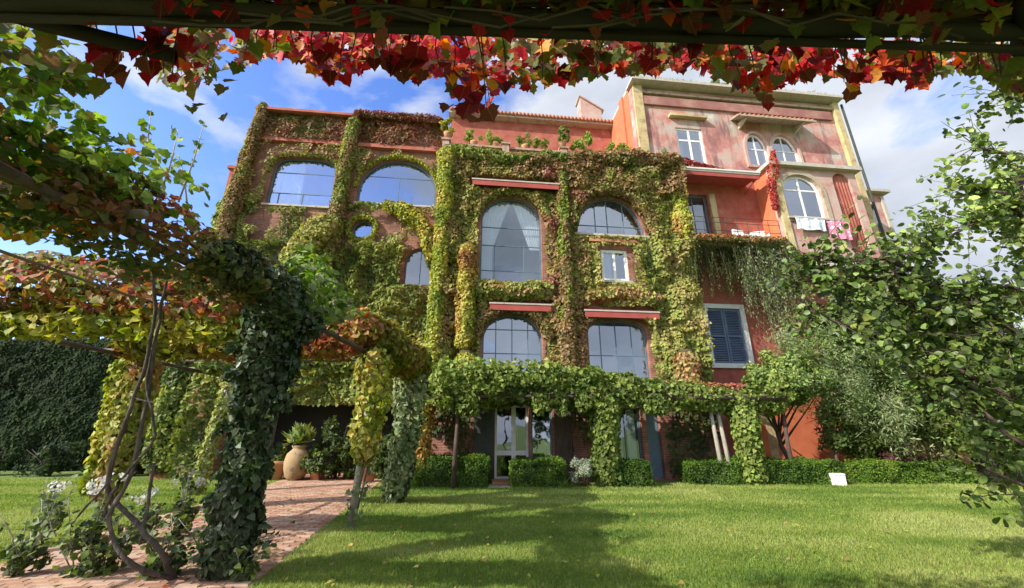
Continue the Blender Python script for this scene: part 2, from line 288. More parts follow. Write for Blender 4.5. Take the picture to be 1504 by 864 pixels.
class Leaves:
    def __init__(s): s.p = []; s.n = []; s.s = []; s.c = []; s.h = []
    def add(s, p, n, size, col, hang=.5):
        s.p.append(p); s.n.append(unit(n)); s.s.append(np.broadcast_to(size, (len(p),)).copy()); s.c.append(col); s.h.append(np.full(len(p), hang)); return s
    def tube(s, path, rad, dens, size, pal, jit=.5, hang=.6, lump=.35, pt=None, fill=.25, freq=1.6):
        path = np.array([tuple(q) for q in path], float); seg = np.linalg.norm(np.diff(path, axis=0), axis=1); cum = np.r_[0, np.cumsum(seg)]
        rad = np.broadcast_to(np.array(rad, float), (len(path),)); area = cum[-1]*2*PI*rad.mean(); n = int(area*dens)
        u = rng.random(n)*cum[-1]; i = np.clip(np.searchsorted(cum, u)-1, 0, len(seg)-1); f = ((u-cum[i])/seg[i])[:, None]
        c = path[i]*(1-f)+path[i+1]*f; d = unit(path[i+1]-path[i]); r = rad[i]*(1-f[:, 0])+rad[i+1]*f[:, 0]
        ref = np.where(np.abs(d[:, 2:3]) > .9, np.array([[1., 0, 0]]), np.array([[0., 0, 1.]])); a = unit(np.cross(d, ref)); b = np.cross(d, a)
        th = rng.random(n)*2*PI; sd_ = int(abs(path[0, 0]*7+path[0, 2]*3+path[0,1]*5)) % 50
        lm = noise2(u*freq+50, th*1.3+40, sd_)*.65+noise2(u*freq*2.7+9, th*2.6+7, sd_+1)*.35
        rr = r*(1-lump+2*lump*lm)*(1-fill*rng.random(n)**2); o = a*np.cos(th)[:, None]+b*np.sin(th)[:, None]
        k = np.minimum(u/np.maximum(r, .01), (cum[-1]-u)/np.maximum(r, .01)); rr = rr*np.sqrt(np.clip(1-(1-np.clip(k, 0, 1))**2, .15, 1))
        p = c+o*rr[:, None]
        t = None if pt is None else np.clip(pt[0]+pt[1]*(noise2(u*1.1+3, th*.9+3, sd_+2)-.5), 0, 1)
        return s.add(p, o+rng.normal(0, jit, (n, 3)), size*rng.uniform(.65, 1.3, n), palette(n, pal, t=t), hang)
    def blob(s, c, r, n, size, pal, jit=.6, hang=.35, shell=.5, pt=None, clumps=0):
        c = np.array(c, float); r = np.broadcast_to(np.array(r, float), (3,))
        if clumps:
            d = unit(rng.normal(0, 1, (clumps, 3))); cc = c+d*r*(rng.random((clumps, 1))**.45)*.85; k = rng.integers(0, clumps, n); cr = r.mean()*rng.uniform(.16, .34, clumps)
            o = unit(rng.normal(0, 1, (n, 3))); p = cc[k]+o*(cr[k]*(shell+(1-shell)*rng.random(n)))[:, None]; nn = o*.6+unit(p-c)*.6
            t = None if pt is None else np.clip(pt[0]+pt[1]*(rng.random(clumps)[k]-.5), 0, 1)
        else:
            o = unit(rng.normal(0, 1, (n, 3))); lm = noise2(o[:, 0]*3+20+c[0], o[:, 2]*3+o[:, 1]*2+20, 5)
            p = c+o*r*((shell+(1-shell)*rng.random(n)**.5)*(.8+.4*lm))[:, None]; nn = o
            t = None if pt is None else np.clip(pt[0]+pt[1]*(lm-.5), 0, 1)
        return s.add(p, nn+rng.normal(0, jit, (n, 3)), size*rng.uniform(.6, 1.3, n), palette(n, pal, t=t), hang)
    def sheet(s, poly, holes, off, dens, size, pal, depth=.35, seed=3, pt=(.5, .6), thin=0, freq=1.2, jit=.35, keep=None):
        """leaf sheet on the villa front: poly in (s,z); points as (s, -offset, z) of the villa frame"""
        P = np.array(poly); lo = P.min(0); hi = P.max(0); n = int((hi-lo).prod()*dens); q = lo+rng.random((n, 2))*(hi-lo)
        m = inside(q, poly)
        for h in holes: m &= ~inside(q, h)
        if thin: m &= noise2(q[:, 0]*.9+30, q[:, 1]*.9+30, seed+9)*.6+noise2(q[:, 0]*2.7+30, q[:, 1]*2.7+30, seed+8)*.4 > thin+rng.normal(0, .05, n)
        q = q[m]; n = len(q)
        def H(x, z):
            wx = x+.5*noise2(x*.8+11, z*.8+5, seed+4); wz = z+.5*noise2(x*.8+21, z*.8+15, seed+5)
            a = noise2(wx*freq+20, wz*freq*.8+20, seed)*.55+noise2(wx*freq*2.3+9, wz*freq*2+9, seed+1)*.3+noise2(wx*freq*5, wz*freq*5, seed+2)*.15
            return depth*1.1*np.clip(a*1.8-.36, 0, 1)
        e = .05; h = H(q[:, 0], q[:, 1]); gx = (H(q[:, 0]+e, q[:, 1])-h)/e; gz = (H(q[:, 0], q[:, 1]+e)-h)/e
        nn = np.c_[-gx*1.5, -np.ones(n), -gz*1.5+.2]
        p = np.c_[q[:, 0], -(off+.03+h*(1-.25*rng.random(n)**2)), q[:, 1]]
        t = np.clip(pt[0]+pt[1]*(noise2(q[:, 0]*.7+3, q[:, 1]*.7+3, seed+6)*.6+noise2(q[:, 0]*2.1, q[:, 1]*2.1, seed+7)*.4-.5)+.35*(h/depth-.5), 0, 1)
        return s.add(p, nn+rng.normal(0, jit, (n, 3)), size*rng.uniform(.65, 1.3, n), palette(n, pal, t=t), .75)
    def count(s): return sum(len(a) for a in s.p)
    def build(s, name, shape, mat, parent=None, up=False):
        p = np.concatenate(s.p); nn = np.concatenate(s.n); sz = np.concatenate(s.s); col = np.concatenate(s.c); hg = np.concatenate(s.h)[:, None]
        return leafmesh(name, p, nn, sz, col, hg, shape, mat, parent, up)
def inside(q, poly):
    x, y = q[:, 0], q[:, 1]; r = np.zeros(len(q), bool); k = len(poly)
    for i in range(k):
        x0, y0 = poly[i]; x1, y1 = poly[(i+1) % k]
        if y0 == y1: continue
        r ^= ((y0 > y) != (y1 > y)) & (x < (x1-x0)*(y-y0)/(y1-y0)+x0)
    return r
def leafmesh(name, p, nn, sz, col, hg, shape, mat, parent=None, up=False, width=None):
    tv, tf = T[shape] if isinstance(shape, str) else shape; n = len(p); k = len(tv)
    d = np.array([[0, 0, 1. if up else -1.]])*hg + unit(rng.normal(0, 1, (n, 3)))*(1-hg*.7); d = d-(d*nn).sum(1, keepdims=True)*nn; Y = unit(d); X = np.cross(Y, nn)
    w = sz if width is None else width
    bend = rng.uniform(.4, 1.8, n)
    V = p[:, None, :] + X[:, None, :]*(tv[None, :, 0:1]*w[:, None, None]) + Y[:, None, :]*(tv[None, :, 1:2]*sz[:, None, None]) + nn[:, None, :]*(tv[None, :, 2:3]*(w*bend)[:, None, None])
    me = bpy.data.meshes.new(name); me.vertices.add(n*k); me.vertices.foreach_set('co', V.reshape(-1).astype(np.float32))
    F = np.array(tf, np.int32); L_ = F.shape[0]*3; idx = (F.reshape(1, -1)+(np.arange(n)*k)[:, None]).reshape(-1)
    me.loops.add(n*L_); me.loops.foreach_set('vertex_index', idx.astype(np.int32)); me.polygons.add(n*F.shape[0])
    me.polygons.foreach_set('loop_start', (np.arange(n*F.shape[0])*3).astype(np.int32))
    me.update(calc_edges=True)
    a = me.color_attributes.new('tint', 'FLOAT_COLOR', 'POINT'); cc = np.ones((n, k, 4), np.float32); cc[:, :, :3] = col[:, None, :]
    a.data.foreach_set('color', cc.reshape(-1)); me.materials.append(mat)
    o = link(name, me, parent); o['kind'] = 'stuff'
    return o
# leaf colours (albedo)
AUT = [(.11, .15, .035), (.21, .25, .055), (.33, .34, .09), (.35, .29, .10), (.33, .20, .10), (.28, .11, .08)]      # creeper from green to red
OLI = [(.10, .145, .035), (.19, .235, .055), (.29, .33, .08), (.35, .35, .10), (.38, .30, .13)]
YEL = [(.16, .22, .03), (.30, .34, .05), (.42, .42, .08), (.48, .38, .10)]
REDD = [(.18, .17, .05), (.34, .25, .08), (.38, .16, .07), (.40, .11, .09), (.42, .22, .17), (.24, .22, .07)]
GRN = [(.075, .12, .025), (.14, .19, .04), (.21, .275, .06), (.30, .37, .10)]
IVY = [(.012, .028, .010), (.03, .055, .022), (.055, .085, .042), (.11, .14, .085)]
DKG = [(.022, .04, .014), (.045, .075, .022), (.08, .115, .035)]
OLV = [(.13, .18, .08), (.22, .28, .13), (.32, .37, .19)]
SIL = [(.25, .3, .25), (.4, .45, .4)]
BRN = [(.20, .17, .06), (.29, .20, .09), (.32, .18, .10), (.27, .24, .08)]
# ================================================================== SETTING
g = MB(); g.add([(-600, -600, 0), (600, -600, 0), (600, 600, 0), (-600, 600, 0)], [(0, 1, 2, 3)]); tag(g.build('lawn', M['gbase'], fix=False), kind='structure')
# brick path: runs from the lower left of the picture to the villa
PD = Vector((-.165, 1, 0)).normalized(); PC = Vector((1, .165, 0)).normalized(); P0 = Vector((-4.85, 6.1, 0)); PW = 1.78
def pth(a, l, z=0): return P0 + PC*a + PD*l + Vector((0, 0, z))
g = MB(); g.add([pth(-PW-.03, -4, .004), pth(PW+.03, -4, .004), pth(PW+.03, 14, .004), pth(-PW-.03, 14, .004)], [(0, 1, 2, 3)])
path = tag(g.build('path', M['mortar'], fix=False), kind='structure')
m_, t_, b_, o_ = newmat('path bricks')
oi = N(t_, 'ShaderNodeAttribute'); oi.attribute_name = 'tint'; tcn = N(t_, 'ShaderNodeTexCoord'); nn_ = N(t_, 'ShaderNodeTexNoise'); nn_.inputs['Scale'].default_value = 9; nn_.inputs['Detail'].default_value = 6
t_.links.new(tcn.outputs['Object'], nn_.inputs['Vector']); rr_ = ramp(t_, [(.3, (.7, .68, .66)), (.7, (1.25, 1.2, 1.15))]); t_.links.new(nn_.outputs['Fac'], rr_.inputs[0])
xx = N(t_, 'ShaderNodeMix', data_type='RGBA', blend_type='MULTIPLY'); xx.inputs[0].default_value = 1; t_.links.new(oi.outputs['Color'], xx.inputs[6]); t_.links.new(rr_.outputs[0], xx.inputs[7]); t_.links.new(xx.outputs[2], b_.inputs['Base Color']); b_.inputs['Roughness'].default_value = .85
BRC = [(.39, .23, .15), (.45, .28, .19), (.50, .34, .24), (.33, .18, .12), (.46, .33, .25)]
def settint(me, cols):
    a = me.color_attributes.new('tint', 'FLOAT_COLOR', 'POINT'); c = np.ones((len(me.vertices), 4), np.float32); c[:, :3] = cols; a.data.foreach_set('color', c.reshape(-1))
BW, BH, BZ = .245, .118, .03
def brick_verts(a, l, z):
    hw, hh, e = BW/2, BH/2, .006
    return [pth(a+x*hw, l+y*hh, z) for x, y in ((-1, -1), (1, -1), (1, 1), (-1, 1))] + [pth(a+x*(hw-e), l+y*(hh-e), z+BZ-.01) for x, y in ((-1, -1), (1, -1), (1, 1), (-1, 1))]
BF = [(4, 5, 6, 7), (0, 1, 5, 4), (1, 2, 6, 5), (2, 3, 7, 6), (3, 0, 4, 7)]
bmesh_s = []
for c in BRC:
    bp_ = pth(0, 0); me = bpy.data.meshes.new('brick'); me.from_pydata([tuple(v-bp_) for v in brick_verts(0, 0, 0)], [], BF); me.materials.append(m_); settint(me, c); bmesh_s.append(me)
spots = []
nrow = int(17.6/(BH+.01))
for r_ in range(nrow):
    l = -3.6 + r_*(BH+.01)
    for q in range(14):
        a = -PW + BW/2 + q*(BW+.01) + (r_ % 2)*(BW/2)
        if a + BW/2 > PW + .01: a = None
        if a is None: continue
        p = pth(a, l); zc = p.y*cp + (-EYE)*sp_
        px = 752+600*p.x/zc; py = 432-600*(-p.y*sp_-EYE*cp)/zc
        spots.append((0 if (-20 < px < 1500 and py < 880) else 1, p.y, a, l))
spots.sort(); rest = MB(); rc = []
for i, (_, _, a, l) in enumerate(spots):
    z = .004+random.uniform(0, .005)
    if i < 295:
        o = link('brick', bmesh_s[random.randrange(5)], path); o.location = pth(a, l, z) - P0 + P0 - pth(0, 0) + pth(0, 0)*1; o.location = pth(a, l, z); o.rotation_euler = (random.uniform(-.01, .01), random.uniform(-.01, .01), random.uniform(-.02, .02))
    else:
        rest.add(brick_verts(a+random.uniform(-.003, .003), l, z), BF); rc += [BRC[random.randrange(5)]]*8
o = rest.build('paving', m_, path, fix=False); settint(o.data, np.array(rc)); o['kind'] = 'stuff'
# grass
def on_path(x, y, m=0.0):
    dx, dy = x-P0.x, y-P0.y; a = dx*PC.x+dy*PC.y; return (np.abs(a) < PW+m)
def grass():
    n = 620000; Y = 3.2*np.exp(rng.random(n)*math.log(20/3.2)); k = (Y*cp+.3); X = (rng.random(n)*2-1)*k*1.38
    ok = ~on_path(X, Y, .02) & (Y < 16.6) & ~((X > -3.4) & (Y > 15.2)) 
    X, Y = X[ok], Y[ok]; n = len(X)
    d = noise2(X*1.3+40, Y*1.3+40, 31)*.5+noise2(X*4+40, Y*4+40, 32)*.5; big = noise2(X*.35+40, Y*.35+40, 33)
    sz = (.028+.03*rng.random(n))*(.7+.6*d)*(.75+.045*Y)
    col = palette(n, [(.09, .17, .03), (.17, .25, .045), (.27, .33, .08), (.37, .41, .14)], .16, t=np.clip(-.42+.45*d+.75*big+.75*noise2(X*.6+9, Y*1.8+5, 34), 0, 1))
    nn = unit(np.c_[rng.normal(0, 1, n), rng.normal(0, 1, n), rng.normal(0, .35, n)])
    o = leafmesh('grass', np.c_[X, Y, np.full(n, .0)], nn, sz, col, np.full((n, 1), .72), 'blade', M['grass'], None, True, width=.0032+.0012*Y)
    tag(o, 'short bright green grass covering the lawn', 'grass', kind='stuff')
grass()
# ================================================================== VILLA
villa = thing('villa', 'large brick villa overgrown with creeper, with big arched windows and a roof terrace', 'villa', FO, FA)
house = thing('pink_house', 'tall weathered pink house with ochre corners joined to the right of the creeper-clad villa', 'house', FO, FA)
def arch(s0, s1, z0, z1, rise, n=14, sq=2.0):
    c = (s0+s1)/2; a = (s1-s0)/2; zs = z1-rise; out = [(s0, z0), (s1, z0)]
    for i in range(n+1):
        t = PI*i/n; ct, st = math.cos(t), math.sin(t)
        out.append((c+a*math.copysign(abs(ct)**(2/sq), ct), zs+rise*abs(st)**(2/sq)))
    return out
def gothic(s0, s1, z0, z1, n=7):
    c = (s0+s1)/2; w = s1-s0; zs = z1-w*.75; out = [(s0, z0), (s1, z0)]
    for i in range(n+1):
        t = i/n; out.append((s1-(w/2)*t**1.6, zs+(z1-zs)*math.sin(t*PI/2)))
    for i in range(n-1, -1, -1):
        t = i/n; out.append((s0+(w/2)*t**1.6, zs+(z1-zs)*math.sin(t*PI/2)))
    return out
def circ(c, z, r, n=20): return [(c+r*math.cos(2*PI*i/n), z+r*math.sin(2*PI*i/n)) for i in range(n)]
def rect(s0, s1, z0, z1): return [(s0, z0), (s1, z0), (s1, z1), (s0, z1)]
def offs(poly, d):
    n = len(poly); out = []
    for i in range(n):
        p, c, q = Vector(poly[i-1]), Vector(poly[i]), Vector(poly[(i+1) % n]); e1 = (c-p); e2 = (q-c)
        if e1.length < 1e-6 or e2.length < 1e-6: out.append(tuple(c)); continue
        e1.normalize(); e2.normalize(); n1 = Vector((e1.y, -e1.x)); n2 = Vector((e2.y, -e2.x)); m = n1+n2
        m = m/max(m.length_squared/2, .4) if m.length > 1e-6 else n1
        out.append((c.x+m.x*d, c.y+m.y*d))
    return out
def clipax(poly, ax, v, keep_gt):
    out = []; n = len(poly)
    for i in range(n):
        a, b = poly[i], poly[(i+1) % n]; ia = (a[ax] > v) == keep_gt; ib = (b[ax] > v) == keep_gt
        if ia: out.append(a)
        if ia != ib:
            t = (v-a[ax])/(b[ax]-a[ax]); out.append((a[0]+(b[0]-a[0])*t, a[1]+(b[1]-a[1])*t))
    return out
def clean(poly):
    out = []
    for p in poly:
        if not out or math.hypot(p[0]-out[-1][0], p[1]-out[-1][1]) > .004: out.append(p)
    if len(out) > 1 and math.hypot(out[0][0]-out[-1][0], out[0][1]-out[-1][1]) < .004: out.pop()
    return out
def window(par, outline, y, fm='bluef', fw=.06, vs=(), hs_=(), glass='glass', room='room', depth=.18, mw=.035, label=None, sill=None, name='window', roomd=1.6, vspan=None, curtain=None):
    """a glazed opening: outline in (s, z), y = face of the wall"""
    outline = clean(outline)
    fr = MB(); yf = y+depth; inn = clean(offs(outline, -fw)); fr.slab(outline, [inn], yf, yf+.07)
    w = fr.build('frame' if False else name, M[fm], par)
    if label: w['label'] = label
    s_ = [p[0] for p in inn]; z_ = [p[1] for p in inn]; smin, smax, zmin, zmax = min(s_), max(s_), min(z_), max(z_)
    vmax = {v: (vspan or (zmin, zmax)) for v in vs}
    for v in vs:
        lo, hi = vmax[v]
        pl = clean(clipax(clipax(clipax(clipax(inn, 0, v-mw/2, True), 0, v+mw/2, False), 1, lo, True), 1, hi, False))
        if len(pl) > 2: MB().slab(pl, (), yf+.006, yf+.056).build('mullion', M[fm], w)
    for h in hs_:
        pl = clean(clipax(clipax(inn, 1, h-mw/2, True), 1, h+mw/2, False))
        if len(pl) > 2: MB().slab(pl, (), yf+.01, yf+.05).build('glazing_bar', M[fm], w)
    xs = sorted([smin]+[v for v in vs]+[smax]); zs = sorted([zmin]+list(hs_)+[zmax])
    for i in range(len(xs)-1):
        for j in range(len(zs)-1):
            pl = clean(clipax(clipax(clipax(clipax(inn, 0, xs[i], True), 0, xs[i+1], False), 1, zs[j], True), 1, zs[j+1], False))
            if len(pl) > 2:
                cx = sum(p[0] for p in pl)/len(pl); cz = sum(p[1] for p in pl)/len(pl); ta, tb = random.uniform(-.012, .012), random.uniform(-.012, .012)
                MB().add([(a, yf+.03+ta*(a-cx)+tb*(b-cz), b) for a, b in pl], [tuple(range(len(pl)))]).build('pane', M[glass], w, fix=False)
    if room:
        o = [p for p in outline]; a0, a1, b0, b1 = min(p[0] for p in o)-.25, max(p[0] for p in o)+.25, min(p[1] for p in o)-.25, max(p[1] for p in o)+.3
        y0, y1 = yf+.1, yf+.1+roomd
        MB().add([(a0, y0, b0), (a1, y0, b0), (a1, y0, b1), (a0, y0, b1), (a0, y1, b0), (a1, y1, b0), (a1, y1, b1), (a0, y1, b1)],
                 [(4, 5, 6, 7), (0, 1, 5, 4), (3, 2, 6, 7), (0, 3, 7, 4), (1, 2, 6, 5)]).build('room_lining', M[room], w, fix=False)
    if curtain:
        for (ca, cb, cz0, cz1, lean) in curtain:
            n = 22; vs_ = []
            for i in range(n+1):
                for (zz, k) in ((cz1, 0), (cz0, 1)):
                    vs_.append((ca+(cb-ca)*i/n+(lean*k*(1-i/n) if lean > 0 else lean*k*(i/n)), yf+.2+.035*math.sin(i*2.4), zz))
            MB().add(vs_, [(2*i, 2*i+2, 2*i+3, 2*i+1) for i in range(n)], True).build('curtain', M['curtain'], w, fix=False)
    if sill:
        a0, a1, zz, pr = sill
        MB().box(((a0+a1)/2, y-pr/2+.05, zz), (a1-a0, pr+.1, .09)).build('sill', M['stone'], w)
    return w
TALL = arch(-1.32, 1.27, 7.42, 11.45, 1.15); SEMI = arch(2.85, 5.95, 9.82, 11.75, 1.9); SMALL = rect(3.82, 5.0, 7.68, 9.12)
LOWL = arch(-1.15, 1.2, 3.7, 6.1, 1.0); LOWR = arch(3.05, 5.5, 3.5, 6.0, .55, sq=2.3)
DOOR = rect(-.62, .62, .08, 2.62); SIDEG = rect(.72, 1.5, .08, 2.62); RWIN = rect(3.75, 4.9, .25, 2.55); DDOOR = rect(5.1, 5.65, .05, 2.55); SHUT1 = None
# walls of the main block
wl = MB().slab([(-3.2, 0), (7.95, 0), (7.95, 13.15), (-3.2, 13.15)], [TALL, SEMI, SMALL, LOWL, LOWR, DOOR, SIDEG, RWIN, DDOOR], 0, .42)
wl.build('wall', M['brick'], villa)
MB().slab([(-12.65, 0), (-3.2, 0), (-3.2, 17.0), (-12.65, 17.0)],
   [W1 := arch(-11.45, -8.5, 11.85, 14.6, 1.0, sq=3.4), W2 := arch(-7.35, -3.55, 12.2, 14.85, 1.75), RND := circ(-6.85, 10.8, .5), W3 := arch(-4.75, -3.35, 8.1, 9.95, .7), LOG := rect(-11.2, -4.3, .05, 2.75)], 2.5, 2.95).build('wall', M['brick'], villa)
MB().box((-12.42, 5.5, 8.5), (.44, 5.1, 17)).build('side_wall', M['brick'], villa)
MB().box((-3.0, 1.46, 6.55), (.4, 2.08, 13.1)).build('side_wall', M['brick'], villa)
MB().box((2.4, 2.45, 13.07), (11.0, 4.05, .14)).build('terrace_floor', M['stone'], villa)
MB().box((-7.7, 5.6, 16.9), (9.0, 5.2, .16)).build('flat_roof', M['stone'], villa)
# red upper storey behind the terrace
rw = MB().slab([(-3.18, 13.0), (6.66, 13.0), (6.66, 19.55), (-3.18, 19.55)], [W_ := arch(.2, 1.6, 14.2, 16.9, .5), W_2 := rect(3.4, 4.6, 14.0, 16.4)], 4.5, 4.9)
rw.build('upper_wall', M['red'], villa)
window(villa, W_, 4.5, 'white', vs=(.9,), hs_=(16,)); window(villa, W_2, 4.5, 'white', vs=(4.0,))
MB().box((1.75, 4.35, 19.63), (10.1, .55, .16)).build('eaves', M['cream'], villa)
n = 44
tl = MB()
for i in range(n):
    s0 = -3.15+i*9.75/(n-1); tl.tube([(s0, 3.98, 19.76), (s0, 6.6, 20.35)], .115, 7)
o = tl.build('roof_tiles', M['tile'], villa); o['kind'] = 'stuff'
ch = MB().add([(5.2, 5.5, 20), (6.6, 5.5, 20), (6.6, 6.3, 20), (5.2, 6.3, 20), (5.2, 5.5, 22.9), (6.6, 5.5, 22.0), (6.6, 6.3, 22.0), (5.2, 6.3, 22.9)], [(0, 1, 5, 4), (1, 2, 6, 5), (2, 3, 7, 6), (3, 0, 4, 7), (4, 5, 6, 7), (3, 2, 1, 0)]).add([(5.1, 5.4, 23.0), (6.75, 5.4, 21.95), (6.75, 6.4, 21.95), (5.1, 6.4, 23.0), (5.1, 5.4, 23.1), (6.75, 5.4, 22.05), (6.75, 6.4, 22.05), (5.1, 6.4, 23.1)], [(0, 1, 5, 4), (1, 2, 6, 5), (2, 3, 7, 6), (3, 0, 4, 7), (4, 5, 6, 7), (3, 2, 1, 0)])
ch.build('chimney', M['grey_st'], villa)
# wing cornice and pinnacle
MB().box((-7.9, 2.42, 15.42), (9.4, .3, .2)).build('string_course', M['red'], villa)
MB().box((-7.9, 2.4, 17.05), (9.5, .7, .14)).build('coping', M['red'], villa)
MB().add([(-12.95, 2.2, 9), (-12.35, 2.2, 9), (-12.35, 2.9, 9), (-12.95, 2.9, 9), (-12.75, 2.3, 17.3), (-12.25, 2.3, 17.3), (-12.25, 2.8, 17.3), (-12.75, 2.8, 17.3), (-12.5, 2.55, 17.8)],
   [(0, 1, 5, 4), (1, 2, 6, 5), (2, 3, 7, 6), (3, 0, 4, 7), (4, 5, 8), (5, 6, 8), (6, 7, 8), (7, 4, 8), (3, 2, 1, 0)]).build('pinnacle', M['red'], villa)
MB().box((-13.2, 3.2, 6.9), (.6, .9, 13.8)).box((-13.2, 3.2, 13.88), (.8, 1.1, .16)).build('buttress', M['red'], villa)
for (s0, s1, z) in ((-3.15, 7.95, 13.22),): MB().box(((s0+s1)/2, -.03, z), (s1-s0, .5, .14)).build('ledge', M['cream'], villa)
# balustrade
bal = MB().box((2.4, .02, 13.98), (11.0, .2, .1)).build('balustrade', M['rose'], villa)
bprof = [(.05, 0), (.05, .04), (.03, .08), (.06, .2), (.045, .32), (.028, .48), (.05, .56), (.05, .62)]
b0 = MB().lathe(bprof, (0, 0, 0), 8).build('baluster', M['rose'], bal); bme = b0.data
k = 0
for i in range(46):
    s0 = -2.9+i*.235
    if abs((s0+3.0) % 2.7) < .3: continue
    o = b0 if k == 0 else link('baluster', bme, bal); o.location = (s0, .02, 13.3); k += 1
for s0 in (-3.0, -.3, 2.4, 5.1, 7.7):
    MB().box((s0, .02, 13.7), (.3, .34, .82)).box((s0, .02, 14.15), (.42, .44, .09)).build('pier', M['rose'], bal)
# windows of the villa
window(villa, W1, 2.5, vs=(-11.0, -9.9), hs_=(13.75, 12.6), vspan=(11.8, 12.6), label='wide flat-arched window at the upper left of the villa', sill=(-11.55, -8.4, 11.8, .12), curtain=[(-11.4, -10.1, 11.9, 14.5, 0)])
window(villa, W2, 2.5, hs_=(13.85,), vs=(-5.4,), vspan=(12.2, 13.85), label='large semicircular window left of the creeper-clad pier', sill=(-7.4, -3.5, 12.15, .12), fw=.09)
for a, b, c_, d_, yy in ((-9.9, -8.6, 11.95, 12.75, 3.2), (-5.2, -3.7, 12.3, 13.1, 3.2), (2.95, 4.4, 9.9, 10.9, .75), (-.6, .5, 7.5, 8.6, 1.2)):
    MB().box(((a+b)/2, yy, (c_+d_)/2), (b-a, .4, d_-c_)).build('furniture', M['shutter'], villa)
window(villa, RND, 2.5, label='small round window', fw=.07)
window(villa, W3, 2.5, label='small arched window half hidden by the pier', vs=(-4.05,))
window(villa, TALL, 0, vs=(-.72, .52), hs_=(9.15, 10.0, 8.0), vspan=(7.4, 9.15), glass='glass2', roomd=2.6, label='tall arched window with parted white curtains', sill=(-1.4, 1.35, 7.37, .15),
       curtain=[(-1.3, -.05, 9.1, 11.4, -.75), (.05, 1.3, 9.1, 11.4, .75), (-1.3, -.8, 7.5, 9.2, 0)])
window(villa, SEMI, 0, vs=(3.75, 4.3, 5.05), hs_=(10.35,), label='half-round window with blue frame', sill=(2.75, 6.05, 9.77, .14))
window(villa, SMALL, 0, 'white', fw=.13, vs=(4.41,), mw=.1, label='small white two-leaf window', depth=.04, sill=(3.7, 5.1, 7.63, .12), curtain=[(3.95, 4.35, 7.8, 9, 0)])
window(villa, LOWL, 0, vs=(-.62, .02, .65), hs_=(4.55, 5.5), label='arched blue-framed window above the door')
window(villa, LOWR, 0, vs=(3.6, 4.25, 4.9), hs_=(4.55,), label='blue-framed window under the right awning')
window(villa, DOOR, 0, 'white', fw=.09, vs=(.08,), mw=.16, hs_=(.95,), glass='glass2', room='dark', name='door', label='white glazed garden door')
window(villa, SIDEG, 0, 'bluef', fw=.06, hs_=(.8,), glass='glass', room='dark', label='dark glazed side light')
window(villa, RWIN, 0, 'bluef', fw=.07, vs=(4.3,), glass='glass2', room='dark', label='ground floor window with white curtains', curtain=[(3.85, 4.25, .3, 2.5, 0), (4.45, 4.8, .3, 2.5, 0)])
MB().slab(offs(DDOOR, -.02), (), .2, .26).build('door', M['bluef'], villa)['label'] = 'narrow dark door'
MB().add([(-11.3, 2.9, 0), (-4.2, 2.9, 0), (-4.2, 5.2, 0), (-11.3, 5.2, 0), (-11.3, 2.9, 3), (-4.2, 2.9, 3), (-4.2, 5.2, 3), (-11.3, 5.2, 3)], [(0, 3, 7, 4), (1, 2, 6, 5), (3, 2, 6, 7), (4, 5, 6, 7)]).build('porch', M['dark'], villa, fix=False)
MB().box((-1.02, -.09, 1.3), (.75, .05, 2.5)).build('shutter', M['iron'], villa)
MB().box((1.86, -.09, 1.3), (.62, .05, 2.5)).build('shutter', M['dbark'], villa)
# awnings of the villa: rolled box and a short sloping cloth
def awning(par, s0, s1, z, y, out=.55, drop=.38, box=True):
    a = MB().add([(s0, y-.05, z), (s1, y-.05, z), (s1, y-out, z-drop), (s0, y-out, z-drop), (s1, y-out, z-drop-.14), (s0, y-out, z-drop-.14),
                  (s0, y-.05, z-.02), (s1, y-.05, z-.02), (s1, y-out+.01, z-drop-.02), (s0, y-out+.01, z-drop-.02)],
                 [(0, 1, 2, 3), (3, 2, 4, 5), (6, 7, 8, 9), (0, 3, 9, 6), (1, 2, 8, 7)])
    o = a.build('awning', M['awn'], par, fix=False)
    if box:
        MB().box(((s0+s1)/2, y-out+.02, z-drop+.05), (s1-s0+.06, .14, .11 if out > 1 else .06)).build('front_bar', M['awnw'] if out > 1 else M['stone'], o)
        MB().box(((s0+s1)/2, y-out-.01, z-drop-.1), (s1-s0, .03, .24)).build('valance', M['awn'], o)
    for s in (s0+.05, s1-.05): MB().tube([(s, y, z-.45), (s, y-out, z-drop-.05)], .015, 5).build('awning_arm', M['iron'], o)
    return o
awning(villa, -1.75, 2.0, 12.15, 0, .5, .3); awning(villa, 2.85, 5.9, 6.45, 0, .45, .28); awning(villa, -.9, 1.5, 6.6, 0, .4, .25)
MB().box((4.4, -.12, 9.45), (2.2, .26, .14)).build('ledge', M['terra'], villa)
# ================================================================== PINK HOUSE
HW = rect(8.9, 10.38, 14.7, 17.1); G1 = gothic(12.75, 13.95, 15.0, 17.05); G2 = gothic(14.2, 15.75, 15.0, 17.1); BD = rect(8.55, 10.0, 9.85, 13.0); SW = rect(8.95, 10.6, 4.5, 7.0)
MB().slab([(6.7, 14.2), (18.75, 14.2), (18.75, 19.6), (6.7, 19.6)], [HW, G1, G2], 1.2, 1.6).build('wall', M['pink'], house)
MB().slab([(7.96, 0), (18.75, 0), (18.75, 14.2), (7.96, 14.2)], [BD, SW], 1.2, 1.6).build('wall', M['red'], house)
MB().box((6.9, 3.3, 16.6), (.4, 3.4, 6.6)).build('side_wall', M['orange'], house)
MB().box((18.95, 3.4, 9.8), (.4, 4.4, 19.6)).build('side_wall', M['pink'], house)
MB().box((6.68, 2.55, 16.6), (.16, .5, 6.8)).build('pilaster', M['orange'], house)
MB().box((6.98, 1.13, 16.9), (.5, .16, 5.5)).build('pilaster', M['yellow'], house); MB().box((18.78, 1.1, 9.9), (.34, .2, 19.5)).build('pilaster', M['yellow'], house)
